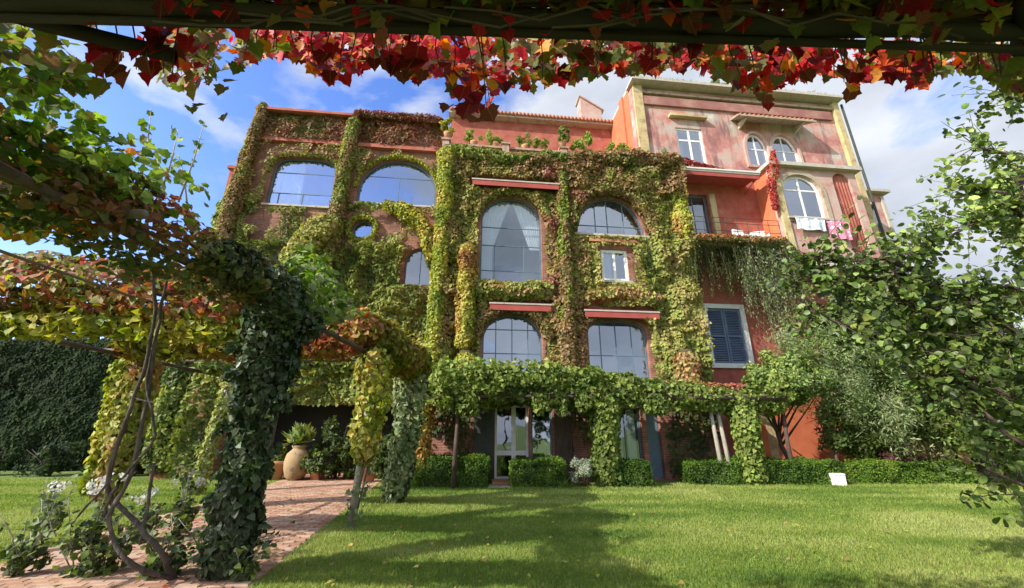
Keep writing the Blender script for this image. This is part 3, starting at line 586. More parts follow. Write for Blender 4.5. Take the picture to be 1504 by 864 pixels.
MB().box((12.8, 1.1, 19.2), (12.1, .12, .12)).build('string_course', M['cream'], house)
MB().box((12.8, 1.1, 19.74), (12.5, .9, .16)).build('cornice', M['stone'], house); MB().box((12.8, 1.14, 18.7), (11.2, .12, .55)).build('frieze', M['maroon'], house)
MB().box((12.8, 4, 19.95), (12.2, 6, .2)).build('flat_roof', M['stone'], house)
MB().tube([(19.15, 1.0, .2), (19.15, 1.0, 19.5)], .06, 8).build('drainpipe', M['iron'], house)
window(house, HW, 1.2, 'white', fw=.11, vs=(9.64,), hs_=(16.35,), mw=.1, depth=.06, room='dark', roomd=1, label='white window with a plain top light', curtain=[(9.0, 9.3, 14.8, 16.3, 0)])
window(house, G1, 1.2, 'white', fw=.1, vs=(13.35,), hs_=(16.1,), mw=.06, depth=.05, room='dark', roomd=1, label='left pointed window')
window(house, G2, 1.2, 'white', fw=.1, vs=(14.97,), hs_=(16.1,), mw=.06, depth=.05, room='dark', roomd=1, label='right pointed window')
for gg in (G1, G2):
    MB().slab(offs(gg, .14), [offs(gg, .01)], 1.1, 1.2).build('window_surround', M['grey_st'], house)
MB().box((9.64, 1.06, 17.75), (2.1, .24, .14)).build('lintel', M['yellow'], house)
MB().box((9.64, 1.06, 14.62), (1.8, .28, .1)).build('sill', M['stone'], house)
cp_ = MB().add([(12.2, 1.2, 18.0), (16.3, 1.2, 18.0), (16.5, .35, 17.55), (12.0, .35, 17.55), (12.2, 1.2, 17.88), (16.3, 1.2, 17.88), (16.5, .35, 17.45), (12.0, .35, 17.45)], [(0, 1, 2, 3), (7, 6, 5, 4), (3, 2, 6, 7), (0, 3, 7, 4), (1, 5, 6, 2)]).build('canopy', M['cream'], house)
for i in range(17): MB().tube([(12.2+i*.26, .38, 17.6), (12.3+i*.25, 1.15, 18.02)], .06, 6).build('tile', M['tile'], cp_)
for s in (12.6, 15.9): MB().add([(s-.05, 1.2, 17.3), (s+.05, 1.2, 17.3), (s+.05, .5, 17.5), (s-.05, .5, 17.5), (s-.05, 1.2, 17.7), (s+.05, 1.2, 17.7)], [(0, 1, 2, 3), (0, 3, 4), (1, 5, 2), (3, 2, 5, 4)]).build('bracket', M['stone'], cp_)
# balcony with its awning and door
bl = MB().box((9.95, .4, 9.72), (5.1, 1.62, .2)).build('balcony', M['stone'], house)
for z in (10.15, 10.55, 10.8): MB().tube([(7.5, -.36, z), (12.2, -.36, z)], .014, 5).build('rail', M['iron'], bl)
for i in range(10): MB().tube([(7.5+i*.52, -.36, 9.8), (7.5+i*.52, -.36, 10.8)], .014, 5).build('rail_post', M['iron'], bl)
aw = awning(house, 8.05, 12.15, 13.62, 1.2, 1.1, .06); MB().box((10.1, .6, 13.68), (4.2, 1.2, .08)).build('canopy', M['awnw'], house)
window(house, BD, 1.2, 'bluef', fw=.08, vs=(9.28,), glass='glass2', room='room', roomd=1.2, name='balcony_door', label='blue balcony door with a white curtain', curtain=[(8.65, 9.2, 9.95, 12.9, 0)])
MB().box((10.2, 1.12, 11.4), (.3, .12, 3.2)).build('pilaster', M['yellow'], house); MB().box((8.25, 1.12, 11.4), (.5, .12, 3.2)).build('pilaster', M['yellow'], house)
# bay with the arched window
BW_ = arch(13.15, 15.15, 11.3, 13.65, .9); BR_ = arch(16.0, 16.95, 9.6, 13.95, .5)
bay = MB().slab([(12.75, 9.0), (17.35, 9.0), (17.35, 14.05), (12.75, 14.05)], [BW_, BR_], 0, .3).build('bay', M['grey_st'], house)
MB().box((12.9, .76, 11.5), (.3, .9, 5.1)).build('bay_side', M['orange'], bay); MB().box((17.2, .76, 11.5), (.3, .9, 5.1)).build('bay_side', M['pink'], bay)
MB().box((15.05, .5, 14.15), (5.0, 1.5, .2)).build('bay_roof', M['stone'], bay); MB().box((15.05, .6, 8.92), (4.7, 1.3, .2)).build('bay_floor', M['stone'], bay)
MB().box((12.9, -.04, 11.5), (.34, .1, 5.0)).build('corner_strip', M['yellow'], bay)
window(house, BW_, 0, 'white', fw=.12, vs=(14.15,), hs_=(12.85,), mw=.08, depth=.1, room='dark', roomd=.7, label='white arched window of the bay', sill=(13.0, 15.3, 11.2, .15))
MB().slab(offs(BW_, .26), [offs(BW_, .02)], -.06, 0.0).build('window_surround', M['cream'], house)
n = 16; dv = []
for i in range(n+1):
    for z in np.linspace(9.7, 13.9, 9): dv.append((16.02+.9*i/n+(13.9-z)*.0, .12+.05*math.sin(i*2.1+z*.4), z))
MB().add(dv, [(i*9+j, (i+1)*9+j, (i+1)*9+j+1, i*9+j+1) for i in range(n) for j in range(8)], True).build('red_drape', M['red'], bay, fix=False)
MB().box((18.1, 1.14, 11.6), (.5, .12, 4.8)).build('pilaster', M['yellow'], house)
# shuttered window lower down
sw = MB().slab(offs(SW, .2), [SW], 1.1, 1.3).build('window', M['white'], house); sw['label'] = 'window with closed blue shutters in a white surround'
for (a, b) in ((8.97, 9.76), (9.79, 10.58)):
    sh = MB().slab(rect(a, b, 4.52, 6.98), [rect(a+.08, b-.08, 4.62, 5.68), rect(a+.08, b-.08, 5.78, 6.88)], 1.18, 1.23).build('shutter', M['shutter'], sw)
for (a, b) in ((8.97, 9.76), (9.79, 10.58)):
    for k in range(30):
        z = 4.66+k*.077
        if 5.66 < z < 5.8: continue
        MB().add([(a+.08, 1.185, z), (b-.08, 1.185, z), (b-.08, 1.225, z+.05), (a+.08, 1.225, z+.05), (a+.08, 1.195, z-.008), (b-.08, 1.195, z-.008)], [(0, 1, 2, 3), (0, 1, 5, 4)]).build('slat', M['shutter'], sw, fix=False)
MB().box((9.78, 1.5, 5.75), (1.9, .1, 2.8)).build('shutter_backing', M['dark'], sw)
# laundry on the bay
def cloth(name, label, s0, s1, z0, z1, mat, cat='laundry'):
    n = 14; vs = []
    for i in range(n+1):
        for j in range(6):
            t = j/5; vs.append((s0+(s1-s0)*i/n+.02*math.sin(i+j), -.18-.03*math.sin(i*1.3+s0)-.03*t*math.sin(i*.8), z1+(z0-z1)*t+.02*math.sin(i*.9)*t))
    o = MB().add(vs, [(i*6+j, (i+1)*6+j, (i+1)*6+j+1, i*6+j+1) for i in range(n) for j in range(5)], True).build(name, mat, None, fix=False)
    o.location = FO; o.rotation_euler = (0, 0, FA); tag(o, label, cat, 'washing hung out below the arched window'); return o
def printed(name, a, b, sc_):
    m, t, bb, oo = newmat(name); tcn = N(t, 'ShaderNodeTexCoord'); v = N(t, 'ShaderNodeTexVoronoi'); v.inputs['Scale'].default_value = sc_; t.links.new(tcn.outputs['Object'], v.inputs['Vector'])
    r = ramp(t, [(.3, a), (.42, b)]); t.links.new(v.outputs['Distance'], r.inputs[0]); t.links.new(r.outputs[0], bb.inputs['Base Color']); bb.inputs['Roughness'].default_value = .9; return m
cloth('towel', 'white and pale blue patterned cloth hanging below the arched window', 13.25, 14.75, 10.55, 11.15, printed('blue print', (.35, .5, .75), (.75, .78, .82), 6))
cloth('towel', 'pink patterned cloth hanging beside the pale blue one', 14.8, 15.95, 10.15, 11.1, printed('pink print', (.75, .6, .65), (.68, .22, .34), 7))
o = MB().tube([(13.0, -.18, 11.15), (16.1, -.18, 11.12)], .008, 4).build('washing_line', M['iron']); o.location = FO; o.rotation_euler = (0, 0, FA); tag(o, 'thin line the washing hangs from under the arched window', 'washing line')
def chair(s, y, z, rz, label):
    t = thing('armchair', label, 'armchair', FO+FU*s-FN*y+Vector((0, 0, z)), FA+rz, 'pale armchairs on the balcony')
    MB().box((0, 0, .38), (.6, .55, .14)).build('seat', M['white'], t); MB().box((0, .27, .66), (.6, .1, .55)).build('backrest', M['white'], t)
    for sx in (-1, 1):
        MB().box((sx*.3, 0, .56), (.07, .55, .05)).build('armrest', M['white'], t)
        for sy in (-1, 1): MB().box((sx*.3, sy*.24, .27), (.05, .05, .54)).build('leg', M['white'], t)
chair(10.9, .35, 9.82, .2, 'pale armchair in the middle of the balcony under the white awning'); chair(11.8, .4, 9.82, -.3, 'pale armchair at the right end of the balcony')
# far house on the right
fh = thing('far_house', 'pale blue-trimmed house beyond the right corner of the pink house', 'house', FO+FU*22.5-FN*6.0, FA)
FW = rect(.9, 1.7, 14.3, 16.4); FW2 = rect(2.3, 3.1, 14.3, 16.4)
MB().slab([(-3, 0), (3.9, 0), (3.9, 17.2), (-3, 17.2)], [FW, FW2], 0, .4).build('wall', M['pink'], fh); MB().box((3.7, 2.45, 8.6), (.4, 4, 17.15)).build('side_wall', M['grey_st'], fh)
MB().box((.5, -.1, 17.3), (7.2, .6, .2)).build('cornice', M['stone'], fh); MB().box((.45, -.08, 13.9), (7.0, .2, .5)).build('band', M['white'], fh); MB().box((3.65, -.05, 8.5), (.2, .12, 17)).build('corner_strip', M['stone'], fh)
window(fh, FW, 0, 'bluef', vs=(1.3,)); window(fh, FW2, 0, 'bluef', vs=(2.7,))
MB().box((.4, -.08, 12.2), (6.0, .12, 1.3)).build('blue_band', M['shutter'], fh)
# lower door of the pink house, annex on its right
a0, _ = fac(1107, 650, -1.1); a1, _ = fac(1130, 650, -1.1)
MB().slab(rect(a0-.25, a1+.35, 0, 2.35), [rect(a0, a1, .02, 2.0)], 1.1, 1.19).build('door_surround', M['yellow'], house)
MB().box(((a0+a1)/2, 1.17, 1.0), (a1-a0, .04, 2.0)).build('door', M['dark'], house)
MB().box((13.4, 1.15, 1.65), (6.2, .08, 3.3)).build('plinth', M['orange'], house)
annex = thing('annex', 'low dark red annex behind the trees at the right corner of the pink house', 'outbuilding', FO+FU*21.2-FN*1.3, FA)
MB().slab(rect(-2.2, 2.6, 0, 3.4), [rect(-.6, .5, .02, 2.3)], 0, .3).build('wall', M['red'], annex); MB().box((.2, 1.5, 3.45), (5, 3.2, .14)).build('roof', M['stone'], annex); MB().box((-.05, .15, 1.15), (1.1, .06, 2.3)).build('door', M['dbark'], annex)
# ================================================================== CREEPER ON THE VILLA
def fthing(name, label, cat='creeper', group=None): return thing(name, label, cat, FO, FA, group)
OP = [offs(w, .14) for w in (TALL, SEMI, SMALL, LOWL, LOWR)] + [rect(-1.9, 2.1, 11.65, 12.3), rect(2.8, 6.0, 6.12, 6.55), rect(-1, 1.6, 6.3, 6.7), rect(3.2, 5.6, 9.3, 9.55)]
OPW = [offs(w, .12) for w in (W1, W2, RND, W3)] + [LOG, rect(-12.6, -3.2, 15.32, 15.55)]
v1 = fthing('climbing_creeper', 'autumn creeper covering the front of the main block round the tall arched window')
L1 = Leaves()
L1.sheet(rect(-3.2, -1.3, 3.2, 13.2), OP, 0, 368, .12, AUT, .5, 3, (.45, .75))
L1.sheet(rect(-1.35, 1.4, 3.2, 13.2), OP, 0, 368, .12, AUT, .4, 13, (.42, .7))
L1.sheet(rect(1.3, 3.2, 3.2, 13.2), OP, 0, 368, .12, AUT, .45, 23, (.62, .8))
L1.sheet(rect(3.1, 5.7, 3.2, 13.2), OP, 0, 336, .12, OLI, .42, 33, (.5, .9), thin=.22)
L1.sheet(rect(5.5, 7.95, 3.2, 13.2), OP, 0, 368, .12, OLI, .5, 43, (.62, .9))
L1.sheet(rect(-3.2, 7.95, 11.9, 13.35), OP[5:6], .12, 240, .12, BRN+[(.1, .12, .03)], .45, 53, (.5, 1))
L1.sheet(rect(-3.2, 7.95, .3, 3.2), [offs(w, .1) for w in (DOOR, SIDEG, RWIN, DDOOR)] + [rect(-1.45, 2.2, 0, 2.7)], 0, 150, .13, DKG+[(.12, .08, .03)], .3, 63, (.5, 1), thin=.42)
L1.build('foliage', 'creep', M['leaf'], v1)
v2 = fthing('climbing_creeper', 'green and brown creeper covering the left wing below the two wide arched windows')
L2 = Leaves()
L2.sheet(rect(-12.6, -3.2, 15.5, 17.25), OPW, -2.45, 270, .12, [(.10, .12, .03), (.17, .15, .05), (.24, .12, .06), (.26, .09, .06)], .3, 73, (.55, .9), thin=.3)
L2.sheet(rect(-12.6, -3.2, 11.8, 15.35), OPW, -2.5, 272, .12, AUT, .3, 83, (.45, .8), thin=.58)
L2.sheet(rect(-12.6, -3.2, 9.6, 12.1), OPW, -2.5, 320, .12, OLI, .5, 93, (.35, .8), thin=.5)
L2.sheet(rect(-12.6, -3.2, 0, 9.9), OPW, -2.5, 360, .13, OLI, .6, 103, (.3, .8))
L2.build('foliage', 'creep', M['leaf'], v2)
def fcol(label, path, rad, pal, pt, dens=330, size=.14, name='creeper_column', shape='creep', lump=.3, core=True, group=None):
    t = fthing(name, label, 'creeper', group)
    if core: MB().tube(path, [r*.62 for r in (rad if isinstance(rad, (list, tuple)) else [rad]*len(path))], 8).build('stem', M['corer'], t)
    Leaves().tube(path, rad, dens, size, pal, pt=pt, lump=lump, hang=.7).build('foliage', shape, M['leaf'], t); return t
def fp(s, off, z): return (s, -off, z)
fcol('tall yellow-green creeper column at the left corner of the main block, up to the terrace', [fp(-2.95, .25, 2.8), fp(-2.95, .3, 6), fp(-2.9, .3, 10), fp(-2.85, .25, 13.6)], [.36, .3, .3, .44], YEL+[(.3, .16, .05)], (.35, .9), 560, .11)
fcol('round-topped orange-yellow creeper column left of the tall arched window', [fp(-1.85, .35, 4.6), fp(-1.85, .35, 6.5), fp(-1.8, .35, 8.9)], [.34, .38, .4], YEL+[(.34, .2, .06), (.3, .13, .06)], (.5, .9), 560, .11)
fcol('small rounded creeper stub at the foot of the round-topped column', [fp(-1.75, .4, 3.2), fp(-1.75, .4, 4.5)], .38, YEL, (.5, .6))
fcol('olive-brown creeper column right of the tall arched window', [fp(2.15, .25, 3.4), fp(2.1, .3, 7), fp(2.2, .3, 10), fp(2.2, .25, 13.2)], [.42, .34, .28, .3], BRN+YEL[:2]+OLI[:2], (.4, 1), 500, .11)
fcol('rust-topped creeper clump at the right corner above the long pergola', [fp(6.75, .55, 3.0), fp(6.75, .55, 4.7)], .42, OLI+[(.36, .14, .07)], (.75, .8))
fcol('pale green creeper column between the two wide arched windows', [fp(-8.0, -2.2, 8.8), fp(-8.0, -2.2, 13), fp(-7.85, -2.2, 16.9)], [.42, .3, .32], BRN+OLI[1:4], (.6, 1), 500, .11)
fcol('dark creeper on the buttress at the far left of the villa', [fp(-13.2, -3.0, .2), fp(-13.2, -3.0, 6), fp(-13.15, -3.0, 12.5)], [.8, .75, .5], OLI[:3]+DKG[1:], (.4, 1), 200, .16)
fcol('creeper wrapping the pinnacle at the left edge of the villa', [fp(-12.7, -2.1, 8.5), fp(-12.55, -2.15, 13), fp(-12.35, -2.2, 17.4)], [.42, .3, .22], BRN+OLI[2:4], (.4, 1), 500, .11)
fcol('thick rusty creeper ridge along the top of the left wing', [fp(-7.9, -2.1, 17.1), fp(-5.5, -2.1, 17.15), fp(-3.4, -2.1, 17.1)], .22, [(.14, .12, .04), (.24, .1, .06), (.3, .09, .06)], (.6, .9), 300, .12)
fcol('creeper mound left of the small round window', [fp(-9.6, -1.9, 8.4), fp(-8.6, -1.8, 10.2), fp(-7.8, -1.9, 10.9)], [.7, .6, .4], OLI, (.6, .8), 300, lump=.4)
fcol('arching creeper branch below the large semicircular window', [fp(-5.9, -2.2, 12.0), fp(-5.0, -2.0, 11.7), fp(-3.9, -2.0, 10.9), fp(-3.3, -2.1, 9.2)], [.25, .34, .38, .4], YEL+OLI[:2], (.5, .9))
def along(w, k0, k1, off): return [fp(w[i][0], off, w[i][1]) for i in range(k0, k1)]
fcol('creeper fringe over the tall arched window', along(offs(TALL, .25), 2, 17, .14), .2, AUT, (.5, .8), 330, .11, core=False)
fcol('olive creeper fringe over the half-round window', along(offs(SEMI, .3), 2, 17, .2), .27, BRN+OLI[:2], (.4, .9), 330, .12, core=False)
fcol('brown creeper fringe over the lower left arched window', along(offs(LOWL, .25), 2, 17, .14), .22, BRN, (.4, .9), 330, .12, core=False)
fcol('light creeper fringe over the large semicircular window', along(offs(W2, .12), 2, 17, -2.42), .11, YEL, (.4, .8), 400, .09, core=False)
fcol('thin creeper fringe over the upper left window', along(offs(W1, .12), 2, 17, -2.42), .1, OLI, (.6, .8), 300, .09, core=False)
fcol('creeper ring round the small round window', [fp(a, -2.4, b) for a, b in offs(RND, .14)]+[fp(-6.3, -2.4, 10.8)], .13, YEL, (.4, .8), 400, .09, core=False)
fcol('mixed creeper swag under the tall arched window', [fp(-1.6, .2, 7.1), fp(0, .3, 6.95), fp(1.7, .2, 7.15)], .34, OLI+[(.3, .15, .05)], (.65, .9))
fcol('rusty creeper swag under the small white window', [fp(2.9, .2, 6.9), fp(4.4, .25, 7.05), fp(6.2, .2, 6.9)], .28, OLI[1:]+[(.36, .15, .07)], (.75, .8))
fcol('dark creeper crest along the terrace edge right of the third pier', [fp(2.6, .2, 13.45), fp(5.2, .3, 13.6), fp(8.0, .2, 13.7)], [.36, .46, .42], BRN+[(.07, .1, .03)], (.5, 1), lump=.4)
fcol('green-brown creeper crest along the terrace edge above the red awning', [fp(-2.8, .2, 13.4), fp(0, .2, 13.2), fp(2.6, .2, 13.45)], [.4, .3, .38], OLI[:3]+[(.2, .14, .05)], (.5, 1), lump=.4)
RCR = [(.22, .06, .04), (.34, .06, .05), (.42, .09, .07), (.2, .12, .05)]
fcol('dark red creeper lying on top of the pale awning box', [fp(8.0, -.3, 14.05), fp(10, -.6, 13.98), fp(12.1, -.8, 13.85)], [.34, .26, .14], RCR, (.3, .9), 300, .13, core=False)
fcol('bright red creeper climbing the orange corner of the bay', [fp(12.45, .1, 11.6), fp(12.5, .12, 12.8), fp(12.75, .2, 13.9), fp(13.0, .2, 14.9)], [.1, .2, .24, .05], [(.30, .05, .05), (.44, .07, .06), (.5, .16, .1)], (.5, .8), 230, .11, core=False, lump=.6)
fcol('rust creeper fringe along the balcony floor', [fp(7.2, .35, 9.8), fp(9.8, .4, 9.75), fp(12.3, .4, 9.8)], .17, [(.1, .13, .04), (.3, .2, .08), (.4, .16, .07)], (.5, 1), 330, .11, core=False)
fcol('yellowish creeper clump on the left end of the balcony', [fp(7.55, .1, 9.4), fp(7.6, .15, 10.6), fp(7.8, .0, 12.4)], [.5, .45, .2], YEL+[(.4, .2, .07)], (.6, .9), 300, .13)
def fstems(parent, s0, s1, z1, y, n, seed, wins):
    rr = random.Random(seed); mb = MB()
    for i in range(n):
        s = rr.uniform(s0, s1); z = rr.uniform(0, z1*.6); p_ = [(s, y-.06, z)]
        for k in range(9):
            s += rr.gauss(0, .22); z += rr.uniform(.3, .8)
            if z > z1 or s < s0-.2 or s > s1+.2 or any(inside(np.array([[(s+p_[-1][0])*f/2+s*(1-f), (z+p_[-1][2])*f/2+z*(1-f)] for f in (0, .5, 1, 1.5)]), offs(w_, .1)).any() for w_ in wins): break
            p_.append((s, y-.06-rr.uniform(0, .12), z))
        if len(p_) > 2: mb.tube(p_, [.03*(1-.7*j/len(p_)) for j in range(len(p_))], 5)
    mb.build('stem', M['dbark'], parent)
fstems(v1, -3, 7.8, 13, 0, 90, 4, [TALL, SEMI, SMALL, LOWL, LOWR, DOOR, SIDEG, RWIN, DDOOR]); fstems(v2, -12.4, -3.4, 15, 2.5, 70, 5, [W1, W2, W3, RND, LOG])
# hanging plants under the balcony
def hanging(label, s0, s1, z0, z1, pal, dens, seed):
    t = fthing('hanging_plant', label, 'hanging plant', 'plants hanging from the balcony'); st = MB(); Lv = Leaves(); r = random.Random(seed)
    for i in range(dens):
        s = r.uniform(s0, s1); y = r.uniform(-.35, .7); zb = z1-(z1-z0)*r.uniform(.35, 1)*(1-.3*abs((s-(s0+s1)/2)/((s1-s0)/2))**2); dx = r.uniform(-.3, .3)
        pts = [(s, y, z1), (s+dx*.5, y-.1, (z1+zb)/2), (s+dx, y-.05, zb)]; st.tube(pts, [.012, .008, .004], 4, False)
        m = int(34*(z1-zb)); u = np.sort(rng.random(m)); P_ = np.array(pts); p = np.where((u < .5)[:, None], P_[0]+(P_[1]-P_[0])*(u*2)[:, None], P_[1]+(P_[2]-P_[1])*((u-.5)*2)[:, None])+rng.normal(0, .07, (m, 3))
        Lv.add(p, rng.normal(0, 1, (m, 3))+np.array([0, -.7, .3]), .13*rng.uniform(.6, 1.3, m), palette(m, pal), .85)
    st.build('stem', M['dbark'], t); Lv.build('foliage', 'narrow', M['leaf'], t)
hanging('dark green plant hanging from the left of the balcony', 7.6, 10.3, 6.9, 9.7, DKG+GRN[:2], 75, 1)
hanging('grey-green weeping plant hanging from the right of the balcony', 10.2, 13.0, 5.2, 9.7, OLV, 110, 2)
# terrace plants
def potted(label, s, y, z, r, pal, h=.3, kind='round'):
    t = thing('potted_plant', label, 'potted plant', FO+FU*s-FN*y+Vector((0, 0, z+.1)), FA, 'potted plants along the terrace')
    MB().lathe([(.12, 0), (.17, h*.8), (.19, h), (.15, h), (.14, h*.9)], (0, 0, 0), 12).build('pot', M['terra'], t)
    Lv = Leaves(); nn = int(1300*r[0]/.6); Lv.blob((0, 0, h+r[2]*.6), r, nn, .11, pal, clumps=10, hang=-.2); Lv.build('foliage', 'narrow' if (s*3) % 1 > .5 else 'oval', M['leaf'], t)
TP = [(.15, .24, .04), (.24, .34, .05), (.36, .43, .08)]
for s, y, z, r, lab, pal in ((-2.95, .02, 14.2, (.36, .3, .42), 'tall yellowish bush in a pot on the left corner pier of the terrace', YEL), (-1.75, .25, 14.0, (.42, .3, .3), 'leftmost low bush on the balustrade left of the tall window axis', TP), (-.75, .25, 14.0, (.38, .3, .26), 'small low bush beside the leftmost one on the balustrade', TP),
    (.65, .25, 14.0, (.42, .3, .3), 'low bush on the balustrade straight above the red awning', OLI[:3]), (1.35, .25, 14.0, (.36, .3, .25), 'low olive bush left of the pink terrace pier', OLI[1:4]), (2.4, .02, 14.2, (.25, .25, .36), 'upright small bush on the pink pier of the terrace', OLI[:3]),
    (3.5, .1, 13.9, (.62, .35, .42), 'wide bright green bush right of the pink pier', TP), (5.15, .1, 13.9, (.6, .35, .4), 'bright green bush close to the orange wall', TP), (7.3, .3, 13.4, (.5, .4, .6), 'loose bush at the right end of the terrace under the ochre corner', OLV)):
    potted(lab, s, y, z, tuple(q*(1.1+.5*((s*7) % 1)) for q in r), pal)
rp = fthing('roof_planting', 'dry grasses and a low bush growing along the roof edge of the pink house', 'roof plants'); Lv = Leaves()
Lv.blob((11.5, 1.3, 20.2), (1.3, .5, .55), 1500, .13, OLV+OLI[:2], clumps=14); Lv.tube([(6.9, .9, 19.9), (12, .9, 19.9), (18.8, .9, 19.9)], .16, 90, .13, OLI, hang=-.4, pt=(.5, 1)); Lv.build('foliage', 'narrow', M['leaf'], rp)
# ================================================================== LONG PERGOLA AT THE FOOT OF THE VILLA
lp = fthing('long_pergola', 'long low pergola at the foot of the villa, roofed with green vine', 'pergola')
for y in (-1.9, -.9): MB().tube([(-3.2, y, 2.75), (3, y, 2.78), (9.4, y, 2.75)], .055, 8).build('beam', M['dbark'], lp)
for i in range(19): MB().tube([(-3.0+i*.68, -2.2, 2.85), (-3.0+i*.68, -.1, 2.9)], .03, 6).build('crossbeam', M['dbark'], lp)
for s, tw in ((-2.0, .1), (2.9, -.05), (6.95, -.15), (7.25, -.2), (9.5, .1)): MB().tube([(s, -1.5, 0), (s+tw*.3, -1.46, 1.3), (s+tw, -1.5, 2.8)], [.085, .07, .06], 8).build('post', M['pbark'] if s > 6 and s < 8 else M['dbark'], lp)
gv = fthing('grape_vine', 'bright green vine spreading over the long pergola at the foot of the villa', 'vine'); Lv = Leaves()
Lv.tube([fp(-3.1, 1.5, 3.15), fp(0, 1.5, 3.1), fp(3.5, 1.4, 3.1), fp(5.2, 1.4, 3.0)], [.72, .6, .58, .5], 300, .14, GRN, jit=.9, lump=.65, pt=(.5, 1.1), freq=1.6)
Lv.tube([fp(-2.8, 1.5, 3.4), fp(0, 1.5, 3.5), fp(3.5, 1.4, 3.3)], [.5, .5, .35], 120, .15, GRN[1:], jit=.8, lump=.5, hang=.1, pt=(.7, .6))
Lv.tube([fp(4.7, 1.5, 2.95), fp(7, 1.5, 2.75), fp(9.8, 1.5, 2.75)], [.5, .42, .42], 330, .13, OLI[:3]+GRN[1:], lump=.5, pt=None)
Lv.tube([fp(8.2, 1.5, 3.1), fp(9.8, 1.4, 3.3), fp(10.8, 1.3, 3.0)], [.4, .5, .5], 260, .13, GRN, lump=.5, pt=(.6, .9))
for k in range(16): s = rng.uniform(-3, 5); Lv.tube([fp(s, 1.9, 2.9), fp(s+.1, 1.95, 2.45-rng.uniform(0, .3))], .16, 260, .12, GRN, lump=.3, pt=(.4, .8))
Lv.build('foliage', 'creep', M['leaf'], gv)
fcol('rusty creeper edge on top of the right half of the long pergola', [fp(5.2, 1.5, 3.3), fp(7.3, 1.5, 3.18), fp(9.4, 1.5, 3.2)], .13, REDD, (.4, .8), 300, .1, core=False)
fcol('green vine column standing between the door and the curtained window', [fp(2.95, 1.5, 0), fp(2.95, 1.5, 1.5), fp(3.0, 1.5, 2.9)], [.5, .45, .6], GRN, (.45, .8), 330, .12)
fcol('bright green vine column at the right part of the long pergola', [fp(7.95, 1.6, 0), fp(7.95, 1.6, 1.6), fp(7.95, 1.6, 2.8)], [.42, .4, .45], GRN[1:], (.5, .8), 330, .12)
fcol('orange-yellow creeper column at the ground, left end of the long pergola', [fp(-3.15, 1.0, .3), fp(-3.15, 1.0, 1.7), fp(-3.15, .9, 2.9)], [.34, .36, .4], YEL[1:]+[(.42, .22, .07)], (.7, .8), 380, .12)
# ================================================================== GARDEN HELPERS
def plant(name, label, cat, base, group=None): return thing(name, label, cat, base, 0, group)
def put(o, t): o.location = -t.location; return o
def hedge(label, x0, x1, y0, y1, h, pal, seed=0):
    t = plant('box_hedge', label, 'hedge', Vector(((x0+x1)/2, (y0+y1)/2, 0)), 'clipped hedges along the edge of the lawn'); w, d = x1-x0, y1-y0
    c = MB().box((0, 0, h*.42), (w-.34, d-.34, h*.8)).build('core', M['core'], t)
    A = np.array([w*h, w*h, d*h, d*h, w*d]); n = int(A.sum()*1500); f = rng.choice(5, n, p=A/A.sum()); u, v = rng.random(n), rng.random(n)
    P_ = np.zeros((n, 3)); Nn = np.zeros((n, 3))
    for k, (fn, nn) in enumerate(((lambda a, b: (w*(a-.5), -d/2+0*a, h*b), (0, -1, .1)), (lambda a, b: (w*(a-.5), d/2+0*a, h*b), (0, 1, .1)), (lambda a, b: (-w/2+0*a, d*(a-.5), h*b), (-1, 0, .1)), (lambda a, b: (w/2+0*a, d*(a-.5), h*b), (1, 0, .1)), (lambda a, b: (w*(a-.5), d*(b-.5), h+0*a), (0, 0, 1)))):
        m = f == k; P_[m] = np.stack(fn(u[m], v[m]), 1); Nn[m] = nn
    wob = (noise2(P_[:, 0]*2.2+seed+30, P_[:, 2]*2.2+P_[:, 1]*2+30, 60+seed)-.5)*.24+(noise2(P_[:, 0]*7+30, P_[:, 2]*7+P_[:, 1]*5+30, 61)-.5)*.13
    rr = min(.22, h*.3); e = np.minimum(np.abs(P_[:, 0])-(w/2-rr), rr).clip(0)*(P_[:, 2] > h-rr)*((P_[:, 2]-(h-rr))/rr).clip(0)
    P_ += Nn*(wob-.01-.09*rng.random(n)**2)[:, None]; P_[:, 2] -= e*.3
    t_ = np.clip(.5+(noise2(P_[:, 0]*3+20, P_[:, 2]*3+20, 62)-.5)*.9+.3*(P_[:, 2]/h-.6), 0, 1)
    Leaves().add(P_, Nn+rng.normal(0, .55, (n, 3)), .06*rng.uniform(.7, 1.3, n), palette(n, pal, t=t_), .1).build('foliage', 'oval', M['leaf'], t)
HG = [(.04, .09, .012), (.08, .15, .02), (.14, .24, .03)]
y = 13.95; hedge('dark clipped box hedge left of the white garden door', gnd(604, 718).x, gnd(716, 718).x, y, y+1.1, .92, HG, 1)
y = 14.0; hedge('rounded bright box hedge right of the white garden door', gnd(749, 718).x, gnd(834, 718).x, y, y+.9, .82, HG+[(.2, .28, .04)], 2)
y = 14.1; hedge('square dark box hedge below the curtained window', gnd(884, 715).x, gnd(956, 715).x, y, y+.9, .78, HG[:2], 3)
y = 14.7; hedge('long low hedge in front of the orange wall, left of the white box', gnd(1005, 710).x, gnd(1228, 710).x, y, y+1.0, .75, HG, 4)
y = 14.9; hedge('long yellow-green hedge at the right of the white box', gnd(1252, 708).x, gnd(1420, 710).x, y, y+1.0, .72, HG[1:]+[(.2, .28, .04)], 5)
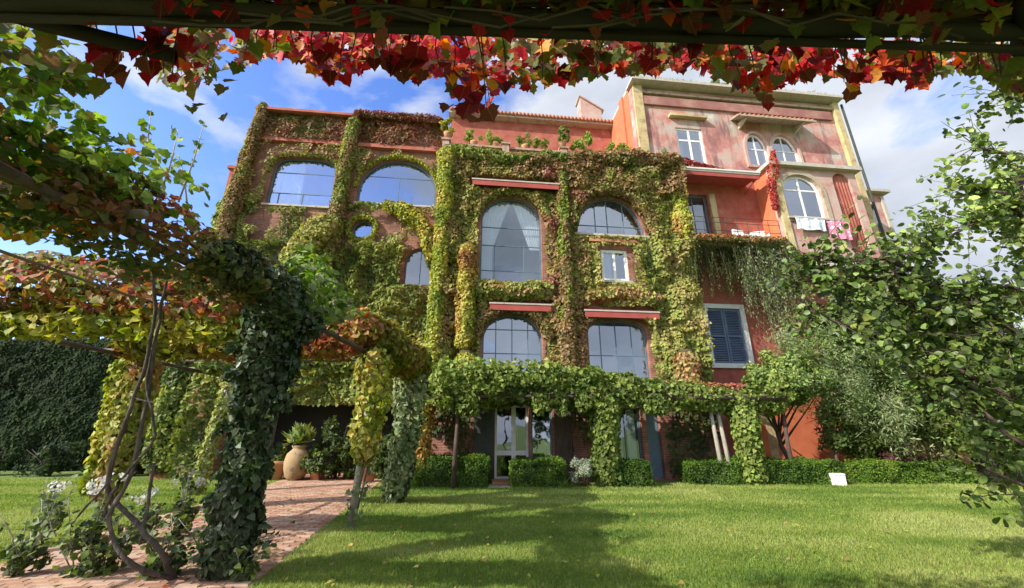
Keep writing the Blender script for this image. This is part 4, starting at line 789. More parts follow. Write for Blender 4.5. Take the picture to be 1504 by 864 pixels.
def bush(label, c, r, n, size, pal, clumps=12, shape='oval', name='shrub', cat='shrub', up=-.2, group=None, pt=None, mat='leaf'):
    t = plant(name, label, cat, Vector((c[0], c[1], 0)), group); st = MB(); rd = random.Random(int(c[0]*10+c[1]))
    for i in range(7):
        a = rd.uniform(0, 6.28); q = rd.uniform(.3, .8); st.tube([(0, 0, 0), (r[0]*q*.4*math.cos(a), r[1]*q*.4*math.sin(a), c[2]*.8), (r[0]*q*math.cos(a), r[1]*q*math.sin(a), c[2]+r[2]*.4)], [.03, .02, .008], 5)
    st.build('stem', M['dbark'], t)
    Lv = Leaves(); Lv.blob((0, 0, c[2]), r, n, size, pal, clumps=clumps, hang=up, pt=pt); Lv.build('foliage', shape, M[mat], t); return t
p = gnd(858, 714); bush('silver-grey leafy shrub between two clipped hedges', (p.x, 14.2, .5), (.62, .45, .5), 1500, .12, SIL+OLV[2:], 16, 'narrow')
p = gnd(1262, 700); bush('purple-leaved shrub behind the white box', (p.x, 15.7, .7), (1.0, .6, .55), 1500, .11, [(.12, .04, .05), (.2, .07, .08), (.1, .1, .04)], 14)
p = gnd(1390, 700); bush('green rounded shrub at the right end of the long hedge', (p.x+.4, 15.8, .6), (.9, .6, .6), 1500, .1, GRN[:3], 12)
p = gnd(1440, 706); bush('small red flowering shrub at the far right of the hedge', (p.x, 15.0, .5), (.55, .4, .45), 900, .1, [(.35, .02, .03), (.5, .04, .06), (.06, .1, .03)], 10)
for i, (px, py, Y, r, lab) in enumerate(((492, 690, 16.6, (.9, .5, 1.5), 'tall dark plant standing in the porch opening'), (538, 690, 16.4, (.7, .5, 1.3), 'upright dark plant at the right end of the porch opening'), (470, 690, 16.0, (.7, .5, .6), 'dark shrub in the shade of the porch beside the clay jar'), (505, 690, 16.3, (.8, .5, .9), 'dark broad shrub in the porch shade, right of the clay jar'), (380, 690, 16.2, (.8, .5, .7), 'dark shrub in the shade left of the clay jar'), (565, 690, 15.4, (.6, .5, 1.0), 'green shrub under the pergola beside the dark clipped hedge'))):
    q = gnd(px, 700); bush(lab, (q.x*Y/q.y, Y, r[2]*.9), r, 1500, .14, DKG+GRN[:2], 14)
# white box by the hedge
p = gnd(1236, 708); t = plant('utility_box', 'small white box standing on the lawn between the two long hedges', 'box', Vector((gnd(1230, 700).x*14.6/gnd(1230, 700).y, 14.6, 0))); t.scale = (.68, .7, .72)
MB().box((0, 0, .24), (.5, .34, .46)).build('body', M['white'], t); MB().add([(-.27, -.19, .47), (.27, -.19, .47), (.27, .19, .47), (-.27, .19, .47), (-.24, -.16, .52), (.24, -.16, .52), (.24, .16, .52), (-.24, .16, .52)], [(0, 1, 5, 4), (1, 2, 6, 5), (2, 3, 7, 6), (3, 0, 4, 7), (4, 5, 6, 7), (3, 2, 1, 0)]).build('lid', M['white'], t)
# step of the door
so_ = MB().box((0, -.45, .06), (1.5, .9, .12)).build('door_step', M['terra']); so_.location = FO; so_.rotation_euler = (0, 0, FA); tag(so_, 'flat terracotta step in front of the white garden door', 'step')
sl = MB().add([(-.45, 0, 0), (.45, 0, 0), (.35, 2.3, 0), (-.35, 2.3, 0), (-.45, 0, .03), (.45, 0, .03), (.35, 2.3, .03), (-.35, 2.3, .03)], [(4, 5, 6, 7), (0, 1, 5, 4), (1, 2, 6, 5), (3, 0, 4, 7)]).build('stone_slab', M['stone']); sl.location = (gnd(731, 716).x, 14.0, .004); tag(sl, 'pale stone slab leading from the lawn to the white garden door', 'slab')
# jar and pots near the porch
def jar(x, y, k, label, mat, plantp, prof, rr, leafh):
    t = thing('clay_jar', label, 'jar', (x, y, .03)); MB().lathe([(a*k, b*k) for a, b in prof], (0, 0, 0), 22).build('body', M[mat], t)
    Lv = Leaves(); st = MB()
    return t
JP = [(.22, 0), (.34, .12), (.42, .4), (.44, .62), (.38, .88), (.24, 1.02), (.2, 1.06), (.25, 1.12), (.26, 1.16), (.2, 1.16), (.18, 1.05)]
q = gnd(433, 700); jx, jy = q.x*16.1/q.y, 16.1
t = jar(jx, jy, 1.0, 'large ochre clay jar at the end of the brick path', 'jar', None, JP, 0, 0)
t2 = thing('jar_plant', 'spiky plant growing out of the large ochre clay jar', 'plant', (jx, jy, 1.1)); Lv = Leaves(); d = rng.normal(0, 1, (500, 3)); d[:, 2] = np.abs(d[:, 2])+.4; d = unit(d)
Lv.add(d*rng.random((500, 1))*.45+np.array([0, 0, .12]), rng.normal(0, 1, (500, 3)), .42*rng.uniform(.6, 1.3, 500), palette(500, OLV+YEL[:2]), .75); Lv.build('foliage', 'narrow', M['leaf'], t2, True)
PP = [(.2, 0), (.3, .42), (.34, .44), (.34, .52), (.28, .52), (.26, .44)]
for px, Y, lab in ((466, 16.3, 'terracotta pot just right of the large ochre jar'), (540, 15.6, 'terracotta pot half hidden behind the pale pergola post'), (404, 16.3, 'small terracotta pot left of the large ochre jar')):
    q = gnd(px, 700); t = thing('terracotta_pot', lab, 'pot', (q.x*Y/q.y, Y, .03), 0, 'terracotta pots by the path end'); MB().lathe([(a*1.1, b*1.2) for a, b in PP], (0, 0, 0), 18).build('body', M['terra'], t)
    t2 = thing('pot_plant', 'leafy plant in the ' + lab.replace(' just', ' set').replace('half hidden', 'standing'), 'plant', (q.x*Y/q.y, Y, .6)); Lv = Leaves(); Lv.blob((0, 0, .3), (.4, .4, .4), 420, .14, GRN[:3], clumps=7, hang=-.2); Lv.build('foliage', 'oval', M['leaf'], t2)
# tall ivy wall and shrubs far left
iw = thing('ivy_wall', 'tall boundary wall hidden under green ivy darkened as if shaded beyond the left lawn', 'wall', (-24, 20.5, 0)); MB().box((0, .3, 3.1), (26, .4, 6.2)).build('wall', M['core'], iw)
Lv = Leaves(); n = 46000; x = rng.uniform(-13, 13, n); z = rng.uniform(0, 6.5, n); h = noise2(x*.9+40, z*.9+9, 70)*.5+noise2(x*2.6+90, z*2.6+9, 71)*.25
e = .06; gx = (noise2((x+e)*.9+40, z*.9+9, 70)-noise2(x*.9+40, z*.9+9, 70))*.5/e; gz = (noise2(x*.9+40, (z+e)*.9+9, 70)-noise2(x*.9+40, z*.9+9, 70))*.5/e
Lv.add(np.c_[x, -h, z], np.c_[-gx, -np.ones(n), -gz+.2]+rng.normal(0, .35, (n, 3)), .17*rng.uniform(.7, 1.3, n), palette(n, [(.008, .018, .008), (.016, .03, .013), (.028, .045, .018), (.035, .07, .018)], t=h*1.2), .7); Lv.build('foliage', 'oval', M['dull_leaf'], iw)  # leaf colours darkened to stand for the shade over this wall
for i, (x, Y, r, lab) in enumerate(((-21.5, 17.8, (1.4, .8, .75), 'dark rounded shrub at the far left foot of the ivy wall'), (-18.6, 17.9, (1.5, .8, .8), 'dark shrub at the foot of the ivy wall left of the yellow pergola column'), (-16.0, 17.8, (1.3, .8, .7), 'dark shrub at the foot of the ivy wall behind the yellow pergola column'), (-13.6, 17.6, (1.2, .8, .9), 'dark shrub right of the yellow pergola column near the villa'))):
    bush(lab, (x, Y, r[2]*.85), r, 1700, .14, IVY[:3]+DKG, 16, group='dark shrubs along the ivy wall')
# ================================================================== TREES ON THE RIGHT
def tree(label, base, lean, h, crown, n, size, pal, clumps=40, bark='dbark', tr=.12, shape='oval', cat='tree', name='garden_tree', seed=0, mat='leaf', pt=(.5, .9)):
    base = Vector(base); t = plant(name, label, cat, base); rd = random.Random(seed); top = Vector(lean)+Vector((0, 0, h)); mid = top*.5+Vector((rd.uniform(-.15, .15), 0, 0))
    tk = MB().tube([(0, 0, 0), mid*.5+Vector((.05, 0, 0)), mid, top], [tr, tr*.8, tr*.65, tr*.45], 9); cc = Vector(crown[0])-base; cr = crown[1]
    for i in range(11):
        v = Vector((rd.gauss(0, 1), rd.gauss(0, 1), rd.gauss(.2, .8))).normalized(); e = cc+Vector((v.x*cr[0], v.y*cr[1], v.z*cr[2]))*.85; s = mid.lerp(top, rd.random()); m = s.lerp(e, .5)+Vector((0, 0, rd.uniform(-.1, .25)))
        tk.tube([s, m, e], [tr*.4, tr*.22, .008], 6)
        for k in range(3):
            q = m.lerp(e, rd.random()); v2 = Vector((rd.gauss(0, 1), rd.gauss(0, 1), rd.gauss(0, 1))).normalized()*.5; tk.tube([q, q+v2], [.015, .005], 4)
    tk.build('trunk', M[bark], t)
    Lv = Leaves(); Lv.blob(tuple(cc), cr, n, size, pal, clumps=clumps, pt=pt, jit=.7, shell=.35); Lv.build('crown', shape, M[mat], t); return t
B = lambda px, Y: (gnd(px, 700).x*Y/gnd(px, 700).y, Y, 0)
LG = [(.10, .17, .04), (.17, .25, .07), (.25, .33, .12)]
tree('bright leafy tree with a dark forked trunk in front of the orange wall', B(1172, 16.0), (-.5, 0, 0), 2.3, (tuple(at(1150, 555, 15.2)), (1.6, 1.2, 1.1)), 11000, .13, GRN[1:]+LG[1:], 50, 'dbark', .12, seed=1)
tree('grey-green feathery tree rising over the long pergola to the shuttered window', B(1262, 16.2), (.1, 0, 0), 3.0, (tuple(at(1215, 535, 15.3)), (3.0, 1.3, 2.2)), 24000, .13, OLV+LG, 80, 'dbark', .11, 'narrow', seed=2)
tree('pale trunked olive tree leaning behind the yellow-green hedge', B(1345, 16.6), (-.8, 0, 0), 3.4, (tuple(at(1325, 580, 15.4)), (2.9, 1.6, 2.4)), 26000, .15, OLV+GRN[:2], 90, 'pbark', .24, 'narrow', seed=3)
tree('dark green tree between the olive and the right edge of the picture', B(1440, 16.2), (.4, 0, 0), 3.4, (tuple(at(1425, 545, 14.5)), (3.4, 1.8, 3.1)), 28000, .16, DKG[1:]+GRN[:3], 100, 'dbark', .2, seed=4)
tree('broad green tree behind the others in front of the pink house corner', B(1290, 17.2), (.3, 0, 0), 4.4, (tuple(at(1270, 480, 16.2)), (3.0, 1.0, 2.2)), 16000, .16, GRN[:3]+OLV[:2], 70, 'dbark', .18, seed=5)
tree('thick green tree reaching in at the right edge above the lawn', B(1560, 8.5), (-.6, 0, 0), 2.0, (tuple(at(1530, 600, 8.2)), (1.5, 1.1, 1.6)), 15000, .12, DKG[1:]+GRN[:3], 70, 'dbark', .12, seed=6)
tree('low dark leafy tree standing behind the long hedge beside the orange wall', B(1235, 16.0), (.1, 0, 0), 1.6, (tuple(at(1262, 630, 16.0)), (1.9, .8, 1.3)), 12000, .13, DKG[2:]+GRN, 46, 'dbark', .08, seed=7)
tree('dark leafy tree in the gap between the ivy wall and the villa wing', (-15.6, 18.6, 0), (.2, 0, 0), 3, ((-15.3, 18.4, 3.2), (2.6, 1.1, 3.0)), 14000, .17, DKG+IVY[1:3], 60, 'dbark', .15, seed=8)
# ================================================================== GARDEN PERGOLA OVER THE BRICK PATH
pg = thing('garden_pergola', 'rustic timber pergola over the brick path, its posts and beams wrapped in climbers', 'pergola', (-5.4, 5, 0))
def pgp(mb, name, mat): return put(mb.build(name, M[mat], pg), pg)
G_ = lambda px, py: gnd(px, py)
ip = Vector((-3.3, 5.7, 0)); rp1 = G_(515, 775); rp2 = G_(577, 738); lp1 = Vector((-8.35, 9.3, 0)); lp2 = G_(287, 728)
for p, r, top, mt in ((ip, .11, (-3.25, 5.75, 3.2), 'dbark'), (rp1, .075, (-2.85, 8.4, 3.2), 'pbark'), (rp2, .13, (-2.75, 11.2, 3.2), 'bark'), (lp1, .12, (-8.35, 9.3, 3.2), 'bark'), (lp2, .1, (-8.7, 12.8, 3.2), 'pbark'), (Vector((-8.1, 5.8, 0)), .12, (-8.1, 5.8, 3.2), 'bark')):
    pgp(MB().tube([p, (Vector(top)+p)/2+Vector((.03, 0, 0)), top], [r, r*.85, r*.8], 9), 'post', mt)
for x in (-3.15, -8.3): pgp(MB().tube([(x-.2 if x > -5 else x, .2, 3.2), (x, 5.7, 3.22), (x+.3 if x > -5 else x-.2, 12.0, 3.2)], .042, 8), 'beam', 'dbark')
CB = (2.95, 5.9, 8.7, 10.0, 11.3)
for y in CB: pgp(MB().tube([(-9.0, y, 3.3), (-6, y+.03, 3.33), (-3.0, y, 3.3)], .04, 8), 'crossbeam', 'bark')
for x in (-5.3, -7.4): pgp(MB().tube([(x, 3.0, 3.38), (x+.1, 7, 3.4), (x, 11.8, 3.38)], .02, 6), 'lath', 'cane')
def vine(name, label, segs, shape='creep', mat='leaf', cat='creeper', stems=True):
    b = Vector(segs[0][0][0]); b.z = 0; t = plant(name, label, cat, b)
    if stems:
        mb = MB()
        for pth_, rad, *_ in segs: mb.tube(pth_, [.022]*len(pth_), 6, False); mb.tube([Vector(q)+Vector((.05, .06, .07*(-1)**i)) for i, q in enumerate(pth_)], [.016]*len(pth_), 6, False)
        put(mb.build('stem', M['bark'], t), t)
    Lv = Leaves()
    for pth_, rad, dens, size, pal, pt, kw in segs: Lv.tube(pth_, rad, dens, size, pal, pt=pt, **kw)
    put(Lv.build('foliage', shape, M[mat], t), t); return t
ORA = [(.16, .19, .03), (.34, .28, .04), (.46, .26, .04), (.42, .13, .04), (.34, .08, .05)]
vine('creeper', 'yellow and orange creeper on the nearest crossbeam at the left edge', [([(-8.0, 3.0, 3.6), (-6.0, 3.0, 3.62), (-4.4, 3.0, 3.6), (-3.3, 3.0, 3.4)], [.34, .34, .32, .22], 330, .095, ORA, (.4, 1.1), dict(lump=.45, jit=.7))])
vine('creeper', 'thick red and olive creeper on the crossbeam next to the big ivy column', [([(-9.6, 5.95, 3.75), (-6.5, 5.9, 3.7), (-4.6, 5.9, 3.55), (-3.5, 5.9, 3.4)], [.46, .44, .42, .36], 240, .11, REDD, (.5, 1.3), dict(lump=.5, jit=.8)), ([(-9.6, 5.95, 3.75), (-6.5, 5.9, 3.7), (-4.6, 5.9, 3.55), (-3.5, 5.9, 3.4)], [.46, .46, .43, .38], 190, .11, REDD+YEL[:2]+OLI[:2], None, dict(lump=.5, jit=.8)), ([(-9.4, 5.8, 3.2), (-6, 5.8, 3.15), (-4, 5.8, 3.1)], .18, 330, .12, YEL, (.4, .9), dict(lump=.5))])
vine('creeper', 'green to rusty creeper on the far crossbeam in front of the villa wing', [([(-8.6, 8.8, 3.6), (-5.5, 8.7, 3.55), (-2.7, 8.5, 3.65)], [.38, .36, .5], 330, .13, [(.12, .17, .03), (.26, .26, .04), (.34, .16, .06), (.3, .08, .06)], (.55, 1.1), dict(lump=.45, jit=.6)), ([(-2.9, 8.3, 3.5), (-2.7, 10, 3.4), (-2.7, 11.8, 3.35)], [.45, .4, .5], 330, .13, [(.12, .17, .03), (.22, .23, .04), (.3, .16, .06)], (.5, 1), dict(lump=.4))])
vine('creeper', 'green creeper over the last crossbeam near the villa porch', [([(-8.6, 11.3, 3.5), (-5.5, 11.3, 3.4), (-2.9, 11.3, 3.4)], [.32, .28, .3], 260, .14, OLI, (.3, .9), dict(lump=.45, jit=.6))])
vine('creeper', 'dense yellow to rust creeper column at the left lawn', [([(-8.35, 9.3, .35), (-8.35, 9.25, 1.6), (-8.3, 9.3, 3.3)], [.2, .34, .38], 420, .12, [(.16, .2, .04), (.30, .33, .07), (.40, .37, .11), (.38, .2, .1)], (.4, 1.1), dict(lump=.25, hang=.8)), ([(-8.6, 9.15, .5), (-8.6, 9.1, 3.2)], [.12, .2], 300, .12, YEL, (.4, .8), dict(hang=.8))])
vine('creeper', 'light creeper climbing the thin post at the far side of the path', [([tuple(lp2), (-8.7, 12.8, 3.2)], .17, 200, .12, OLI, (.4, .8), dict(lump=.3))])
vine('creeper', 'yellow-green leaves climbing the pale crooked post by the lawn', [([(-2.85, 8.38, 1.1), (-2.8, 8.4, 2.2), (-2.85, 8.4, 3.3)], [.16, .3, .34], 300, .12, YEL+GRN[1:3], (.4, .9), dict(lump=.4)), ([tuple(rp1+Vector((0, 0, .1))), (-2.75, 8.3, 1.2)], .16, 70, .1, OLV, (.5, .8), dict())])
vine('creeper', 'grey-green climber wrapping the thick post by the lawn', [([tuple(rp2), (-2.75, 11.1, 1.6), (-2.7, 11.2, 3.3)], [.3, .32, .5], 260, .12, OLV+IVY[1:], (.4, .9), dict(lump=.35))])
# single leaves: shared meshes in several tints
def leafset(shape, cols, seed=0, nm='leaf', curls=(.12, .38)):
    out = []
    for i, c in enumerate(cols):
        for cu in curls:
            tv, tf = lobed(seed+i, curl=cu) if shape == 'lobed' else (roundleaf(cu) if shape == 'round' else T[shape])
            me = bpy.data.meshes.new(nm); me.from_pydata([tuple(v) for v in tv], [], tf); me.materials.append(M['fore_leaf']); settint(me, c); out.append(me)
    return out
def single(parent, meshes, p, nrm, size, hang=.7, name='leaf'):
    nrm = Vector(nrm).normalized(); d = Vector((0, 0, -hang))+Vector((random.gauss(0, 1), random.gauss(0, 1), random.gauss(0, 1))).normalized()*(1-hang*.75)
    Y_ = (d-nrm*d.dot(nrm)).normalized(); X_ = Y_.cross(nrm)
    m = Matrix((X_, Y_, nrm)).transposed().to_4x4(); o = link(name, random.choice(meshes), parent)
    o.matrix_local = Matrix.Translation(Vector(p)-parent.location) @ m @ Matrix.Diagonal((size, size, size, 1)); return o
# the big ivy column
iv = plant('ivy', 'thick dark glossy ivy wrapping the big pergola post in the foreground', 'ivy', ip)
ivp = [(-3.38, 5.62, .0), (-3.39, 5.62, 1.0), (-3.4, 5.62, 2.0), (-3.38, 5.65, 2.9), (-3.3, 5.75, 3.45)]
put(MB().tube(ivp, [.1, .12, .15, .2, .24], 10).build('stem', M['core'], iv), iv)
Lv = Leaves(); Lv.tube(ivp, [.2, .23, .28, .36, .42], 850, .085, IVY, jit=.75, lump=.4, hang=.75, pt=(.5, 1.3))
Lv.tube([(-3.2, 5.6, 3.3), (-3.2, 4.8, 3.45), (-3.25, 4.0, 3.45)], [.42, .3, .22], 420, .09, IVY+[(.1, .08, .04)], jit=.5, pt=(.4, 1))
Lv.tube([(-3.25, 5.8, 3.15), (-3.1, 6.0, 3.2), (-3.0, 6.2, 3.15)], [.3, .24, .12], 420, .09, IVY, jit=.5, pt=(.4, 1))
for i in range(46):
    z = random.uniform(.1, 3.4); a = random.uniform(0, 2*PI); r0 = .17+.06*z; q = np.array((-3.4+r0*math.cos(a), 5.62+r0*math.sin(a), z)); o2 = q+np.array((math.cos(a)*random.uniform(.05, .16), math.sin(a)*.12, random.uniform(-.22, .1)))
    Lv.tube([tuple(q), tuple(o2)], .08, 420, .08, IVY[1:]+GRN[:1], jit=.9, lump=.5, fill=.6)
put(Lv.build('foliage', 'creep', M['gloss_leaf'], iv), iv)
ivm = leafset('lobed', [(.03, .06, .02), (.05, .09, .035), (.08, .12, .055), (.11, .15, .09)], 40)
for i in range(240):
    z = random.uniform(.1, 3.3); a = random.uniform(-PI*.95, PI*.05); r = .2+.15*z/3.3+random.uniform(-.03, .05); k = z/3.3
    n_ = Vector((math.cos(a), math.sin(a), random.uniform(-.1, .5))); single(iv, ivm, (-3.4+r*math.cos(a), 5.62+r*math.sin(a), z), n_+Vector((random.gauss(0, .3), random.gauss(0, .3), random.gauss(0, .3))), random.uniform(.08, .125), .8)
# green climbers over the right hand row of the pergola, from overhead to the ivy column
GL = [(.07, .14, .02), (.13, .22, .03), (.2, .31, .05), (.28, .38, .08)]
oc = vine('climber', 'light green leafy climber over the near left beam, from overhead towards the ivy column', [
    ([(-3.75, 1.2, 3.75), (-3.5, 2.2, 3.65), (-3.3, 3.2, 3.5)], [.46, .36, .24], 330, .078, GL, (.5, 1), dict(lump=.5, jit=.8, hang=.3)),
    ([tuple(at(-40, 70, 1.75)), tuple(at(50, 88, 1.8)), tuple(at(125, 120, 1.95))], [.2, .2, .12], 420, .075, GL+AUT[3:5], None, dict(lump=.6, jit=.8, hang=.5, fill=.6)),
    ([(-3.7, 1.4, 3.35), (-3.5, 2.4, 3.35), (-3.3, 3.6, 3.35), (-3.2, 4.8, 3.35)], [.34, .34, .32, .28], 400, .078, [(.05, .09, .02), (.1, .12, .03), (.2, .12, .05), (.26, .09, .06)], (.5, 1.1), dict(lump=.5, jit=.8)),
    ([(-3.2, 5.4, 3.75), (-3.3, 6.6, 3.8), (-3.5, 7.4, 3.8)], [.35, .55, .35], 190, .13, GL+OLV, None, dict(lump=.75, jit=1, hang=.3, fill=.6))], cat='climber')
glm = leafset('lobed', GL+[(.3, .12, .05), (.22, .2, .05)], 60)
for i in range(270):
    Y = random.uniform(1.2, 3.4); a = random.uniform(0, 2*PI); r = random.uniform(.2, .46)
    single(oc, glm, (-3.75+.15*Y+r*math.cos(a), Y, 3.65+r*math.sin(a)*.9), (random.gauss(.3, .6), random.gauss(-.5, .6), random.gauss(.2, .7)), random.uniform(.06, .105), .4)
# sprigs standing up against the sky
for i, (x0, y0, x1, y1, Y) in enumerate(((205, 262, 222, 160, 3.6), (235, 275, 262, 190, 3.8), (262, 285, 300, 180, 4.0), (240, 270, 225, 215, 3.6), (275, 290, 262, 225, 4.2))):
    a, b = at(x0, y0+12, Y), at(x1, y1, Y+.1); t = plant('sprig', ['tall leafy sprig standing up at the left of the blue gap', 'leafy sprig in the middle of the blue gap', 'rightmost thin sprig leaning right against the sky', 'short sprig beside the tall left one', 'short sprig below the leaning one'][i], 'sprig', a, 'young sprigs rising from the pergola')
    put(MB().tube([a, a.lerp(b, .5)+Vector((.02, 0, 0)), b], [.011, .008, .003], 5).build('stem', M['pbark'], t), t)
    for k in range(13):
        q = a.lerp(b, random.uniform(.15, 1)); single(t, glm[:8], q+Vector((random.gauss(0, .03), random.gauss(0, .03), 0)), (random.gauss(0, 1), -1, random.gauss(.3, .6)), random.uniform(.06, .1), .3)
# twisted bare stems
tw = thing('twisted_vine', 'bare twisted grey vine stems rising from the bed beside the ivy column', 'vine stems', tuple(gnd(255, 848)))
def stem(pts, r0, r1, n=8):
    P_ = [gnd(a, b) if Y is None else at(a, b, Y) for a, b, Y in pts]; out = []
    for i in range(len(P_)-1):
        q0, q1, q2, q3 = P_[max(i-1, 0)], P_[i], P_[i+1], P_[min(i+2, len(P_)-1)]
        for k in range(4):
            u = k/4; out.append(.5*((2*q1)+(q2-q0)*u+(2*q0-5*q1+4*q2-q3)*u*u+(3*q1-q0-3*q2+q3)*u*u*u)+Vector((random.gauss(0, .008), random.gauss(0, .008), 0)))
    out.append(P_[-1]); m = len(out)
    return put(MB().tube(out, [(r0+(r1-r0)*i/(m-1))*random.uniform(.88, 1.12) for i in range(m)], n).build('stem', M['vbark'], tw), tw)
stem([(256, 852, None), (235, 809, 5.2), (198, 765, 5.15), (165, 732, 5.1), (163, 685, 5.0), (201, 574, 4.9), (222, 500, 4.8), (225, 430, 4.6), (210, 330, 4.2), (165, 232, 3.6)], .03, .016)
stem([(262, 852, None), (200, 832, 5.1), (158, 772, 5.0), (181, 722, 5.0), (198, 678, 5.0), (218, 574, 4.95), (228, 500, 4.8), (246, 400, 4.6), (240, 330, 4.3), (232, 280, 4.1)], .027, .014)
stem([(150, 760, 5.05), (165, 725, 5.0), (190, 690, 5.0), (228, 640, 4.9), (215, 560, 4.9), (235, 470, 4.7)], .017, .011)
stem([(226, 680, 5.1), (216, 755, 5.15), (206, 800, 5.2)], .015, .014)
stem([(104, 770, 4.9), (128, 742, 4.95), (165, 706, 5.0)], .011, .012)
stem([(190, 582, 4.9), (210, 588, 4.9), (226, 592, 4.9)], .009, .008)
stem([(0, 345, 3.2), (30, 300, 3.3), (90, 250, 3.4), (170, 240, 3.6)], .014, .01)
# plants in the bed in front
bedb = [(60, 800, .9, 'leafy weed with whitish stems at the lower left corner'), (150, 845, .7, 'low leafy plant at the bottom edge beside the twisted stems'), (200, 800, .8, 'slender plant between the twisted stems and the path'), (305, 835, .75, 'leafy ground plant at the foot of the ivy column'), (260, 790, 1.0, 'slender plant with pale leaves behind the twisted stems'), (20, 850, .8, 'dark leafed plant in the lower left corner'), (350, 850, .5, 'low ivy shoots right of the column foot'), (110, 850, 1.2, 'tall thin-stemmed plant before the brick path'), (235, 850, .6, 'leafy plant hugging the base of the twisted stems'), (330, 800, .9, 'small plant leaning on the ivy column')]
for i, (px, py, h, lab) in enumerate(bedb):
    b = gnd(px, py); t = plant('bed_plant', lab, 'plant', b, 'low plants in the foreground bed'); st = MB(); Lv = Leaves(); rd = random.Random(i)
    for k in range(8):
        e = Vector((rd.gauss(0, .22), rd.gauss(0, .2), h*rd.uniform(.5, 1.1))); m = e*.5+Vector((rd.gauss(0, .05), 0, .06)); st.tube([(0, 0, 0), m, e], [.009, .006, .003], 5)
        nn = 26; u = rng.random((nn, 1)); p_ = np.array(e)*u+rng.normal(0, .045, (nn, 3)); Lv.add(p_, rng.normal(0, .6, (nn, 3))+np.array([0, -.4, .8]), .075*rng.uniform(.6, 1.4, nn), palette(nn, GRN[:3]+IVY[1:3]+OLV[1:2]), .15)
    Lv.blob((0, 0, h*.3), (.35, .3, h*.3), 150, .075, GRN[:3]+IVY[2:], clumps=6)
    if i in (0, 2, 4, 7): Lv.blob((0, 0, h*.85), (.3, .25, .12), 70, .05, [(.62, .62, .58), (.7, .7, .68)], clumps=9)
    st.build('stem', M['pbark'], t); Lv.build('foliage', 'creep', M['leaf'], t)
# ================================================================== OVERHEAD BEAM AND NEAR CREEPER
ob = thing('overhead_pergola', 'dark timber beams of the pergola right overhead, across the top of the picture', 'pergola', (0, 1.35, 0))
def obp(mb, name, mat): return put(mb.build(name, M[mat], ob), ob)
bz = 3.27
def onz(px, py, z): d = ray(px, py); t_ = (z-EYE)/d.z; return Vector((d.x*t_, d.y*t_, z))
A_, B_ = onz(130, 15, bz), onz(1540, 52, bz); dirb = (B_-A_).normalized()
bm_p = [A_-dirb*.6]+[A_.lerp(B_, k/14)+Vector((0, random.gauss(0, .006), .012+random.gauss(0, .007))) for k in range(15)]+[B_+dirb*.8]
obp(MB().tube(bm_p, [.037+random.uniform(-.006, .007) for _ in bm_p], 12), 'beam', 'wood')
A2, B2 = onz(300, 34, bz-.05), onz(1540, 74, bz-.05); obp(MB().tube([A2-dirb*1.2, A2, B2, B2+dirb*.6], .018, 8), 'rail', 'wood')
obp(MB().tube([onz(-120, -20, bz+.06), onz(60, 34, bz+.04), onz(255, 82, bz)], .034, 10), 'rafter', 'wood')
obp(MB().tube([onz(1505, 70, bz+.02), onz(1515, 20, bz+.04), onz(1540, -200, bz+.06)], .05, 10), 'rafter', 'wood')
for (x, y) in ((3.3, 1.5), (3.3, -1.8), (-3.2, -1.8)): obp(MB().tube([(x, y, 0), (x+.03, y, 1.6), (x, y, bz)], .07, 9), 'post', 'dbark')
for i in range(74):
    Y0 = -1.6+i*.062 if i < 46 else 1.08+(i-46)*.010; x0 = random.uniform(-3.6, -2.2); obp(MB().tube([(x0, Y0, bz+.13+random.uniform(0, .05)), (0, Y0+random.uniform(-.03, .03)+.06, bz+.12+random.uniform(0, .05)), (3.4, Y0+random.uniform(-.03, .03)+.12, bz+.13+random.uniform(0, .05))], .011, 5), 'cane', 'cane')
NEAR = [(.46, .015, .03), (.6, .03, .04), (.34, .02, .03), (.15, .018, .02), (.62, .10, .03), (.62, .26, .05)]
NGR = [(.13, .17, .03), (.2, .22, .04), (.22, .17, .05), (.14, .12, .04)]
nc = plant('near_creeper', 'red and green creeper hanging from the dark overhead beam along the top of the picture', 'creeper', Vector((0, 1.4, 0)))
nc2 = plant('near_creeper', 'dull maroon and olive creeper lying over the front and top of the dark overhead beam', 'creeper', Vector((0, 1.2, 0)))
redm = leafset('lobed', NEAR[:3]+NEAR[4:], 80); darkm = leafset('lobed', NEAR[2:4]+[(.16, .05, .03)], 90); grm = leafset('lobed', NGR, 100)
prof = [(120, 118), (150, 135), (190, 110), (230, 112), (262, 130), (330, 120), (360, 90), (400, 80), (440, 85), (480, 120), (520, 110), (560, 82), (600, 118), (650, 112), (675, 160), (710, 170), (735, 125), (775, 130), (830, 112), (870, 115), (900, 110), (960, 108), (1000, 98), (1050, 108), (1100, 128), (1130, 140), (1160, 118), (1210, 110), (1245, 130), (1265, 120), (1300, 108), (1345, 122), (1400, 98), (1440, 112), (1490, 130), (1530, 150)]
def pr(x):
    for (a, b), (c, d) in zip(prof, prof[1:]):
        if a <= x <= c: return b+(d-b)*(x-a)/(c-a)
    return 110
def bcol(x):
    g_ = .12+.35*(abs(x-830) < 90)+.4*(abs(x-950) < 40)+.5*(240 < x < 380)+.4*(1020 < x < 1120)+.55*(x > 1370)+.3*(x < 160)
    r = random.random()
    return grm if r < g_ else (redm if random.random() < .55 else darkm)
bh = lambda x: 22+(x-130)*.026
Lv = Leaves(); cnt = 0
for i in range(240):
    x = random.uniform(120, 1520); yb = pr(x); yt = bh(x)-12; py = yt+(yb-yt)*random.random()**.8; Y = random.uniform(1.38, 1.75)
    p = at(x, py, Y); ms = bcol(x); k = (py-yt)/(yb-yt)
    single(nc, ms, p, (random.gauss(0, .5), -1+random.gauss(0, .5), random.gauss(.15, .45)), random.uniform(.045, .095), .8)
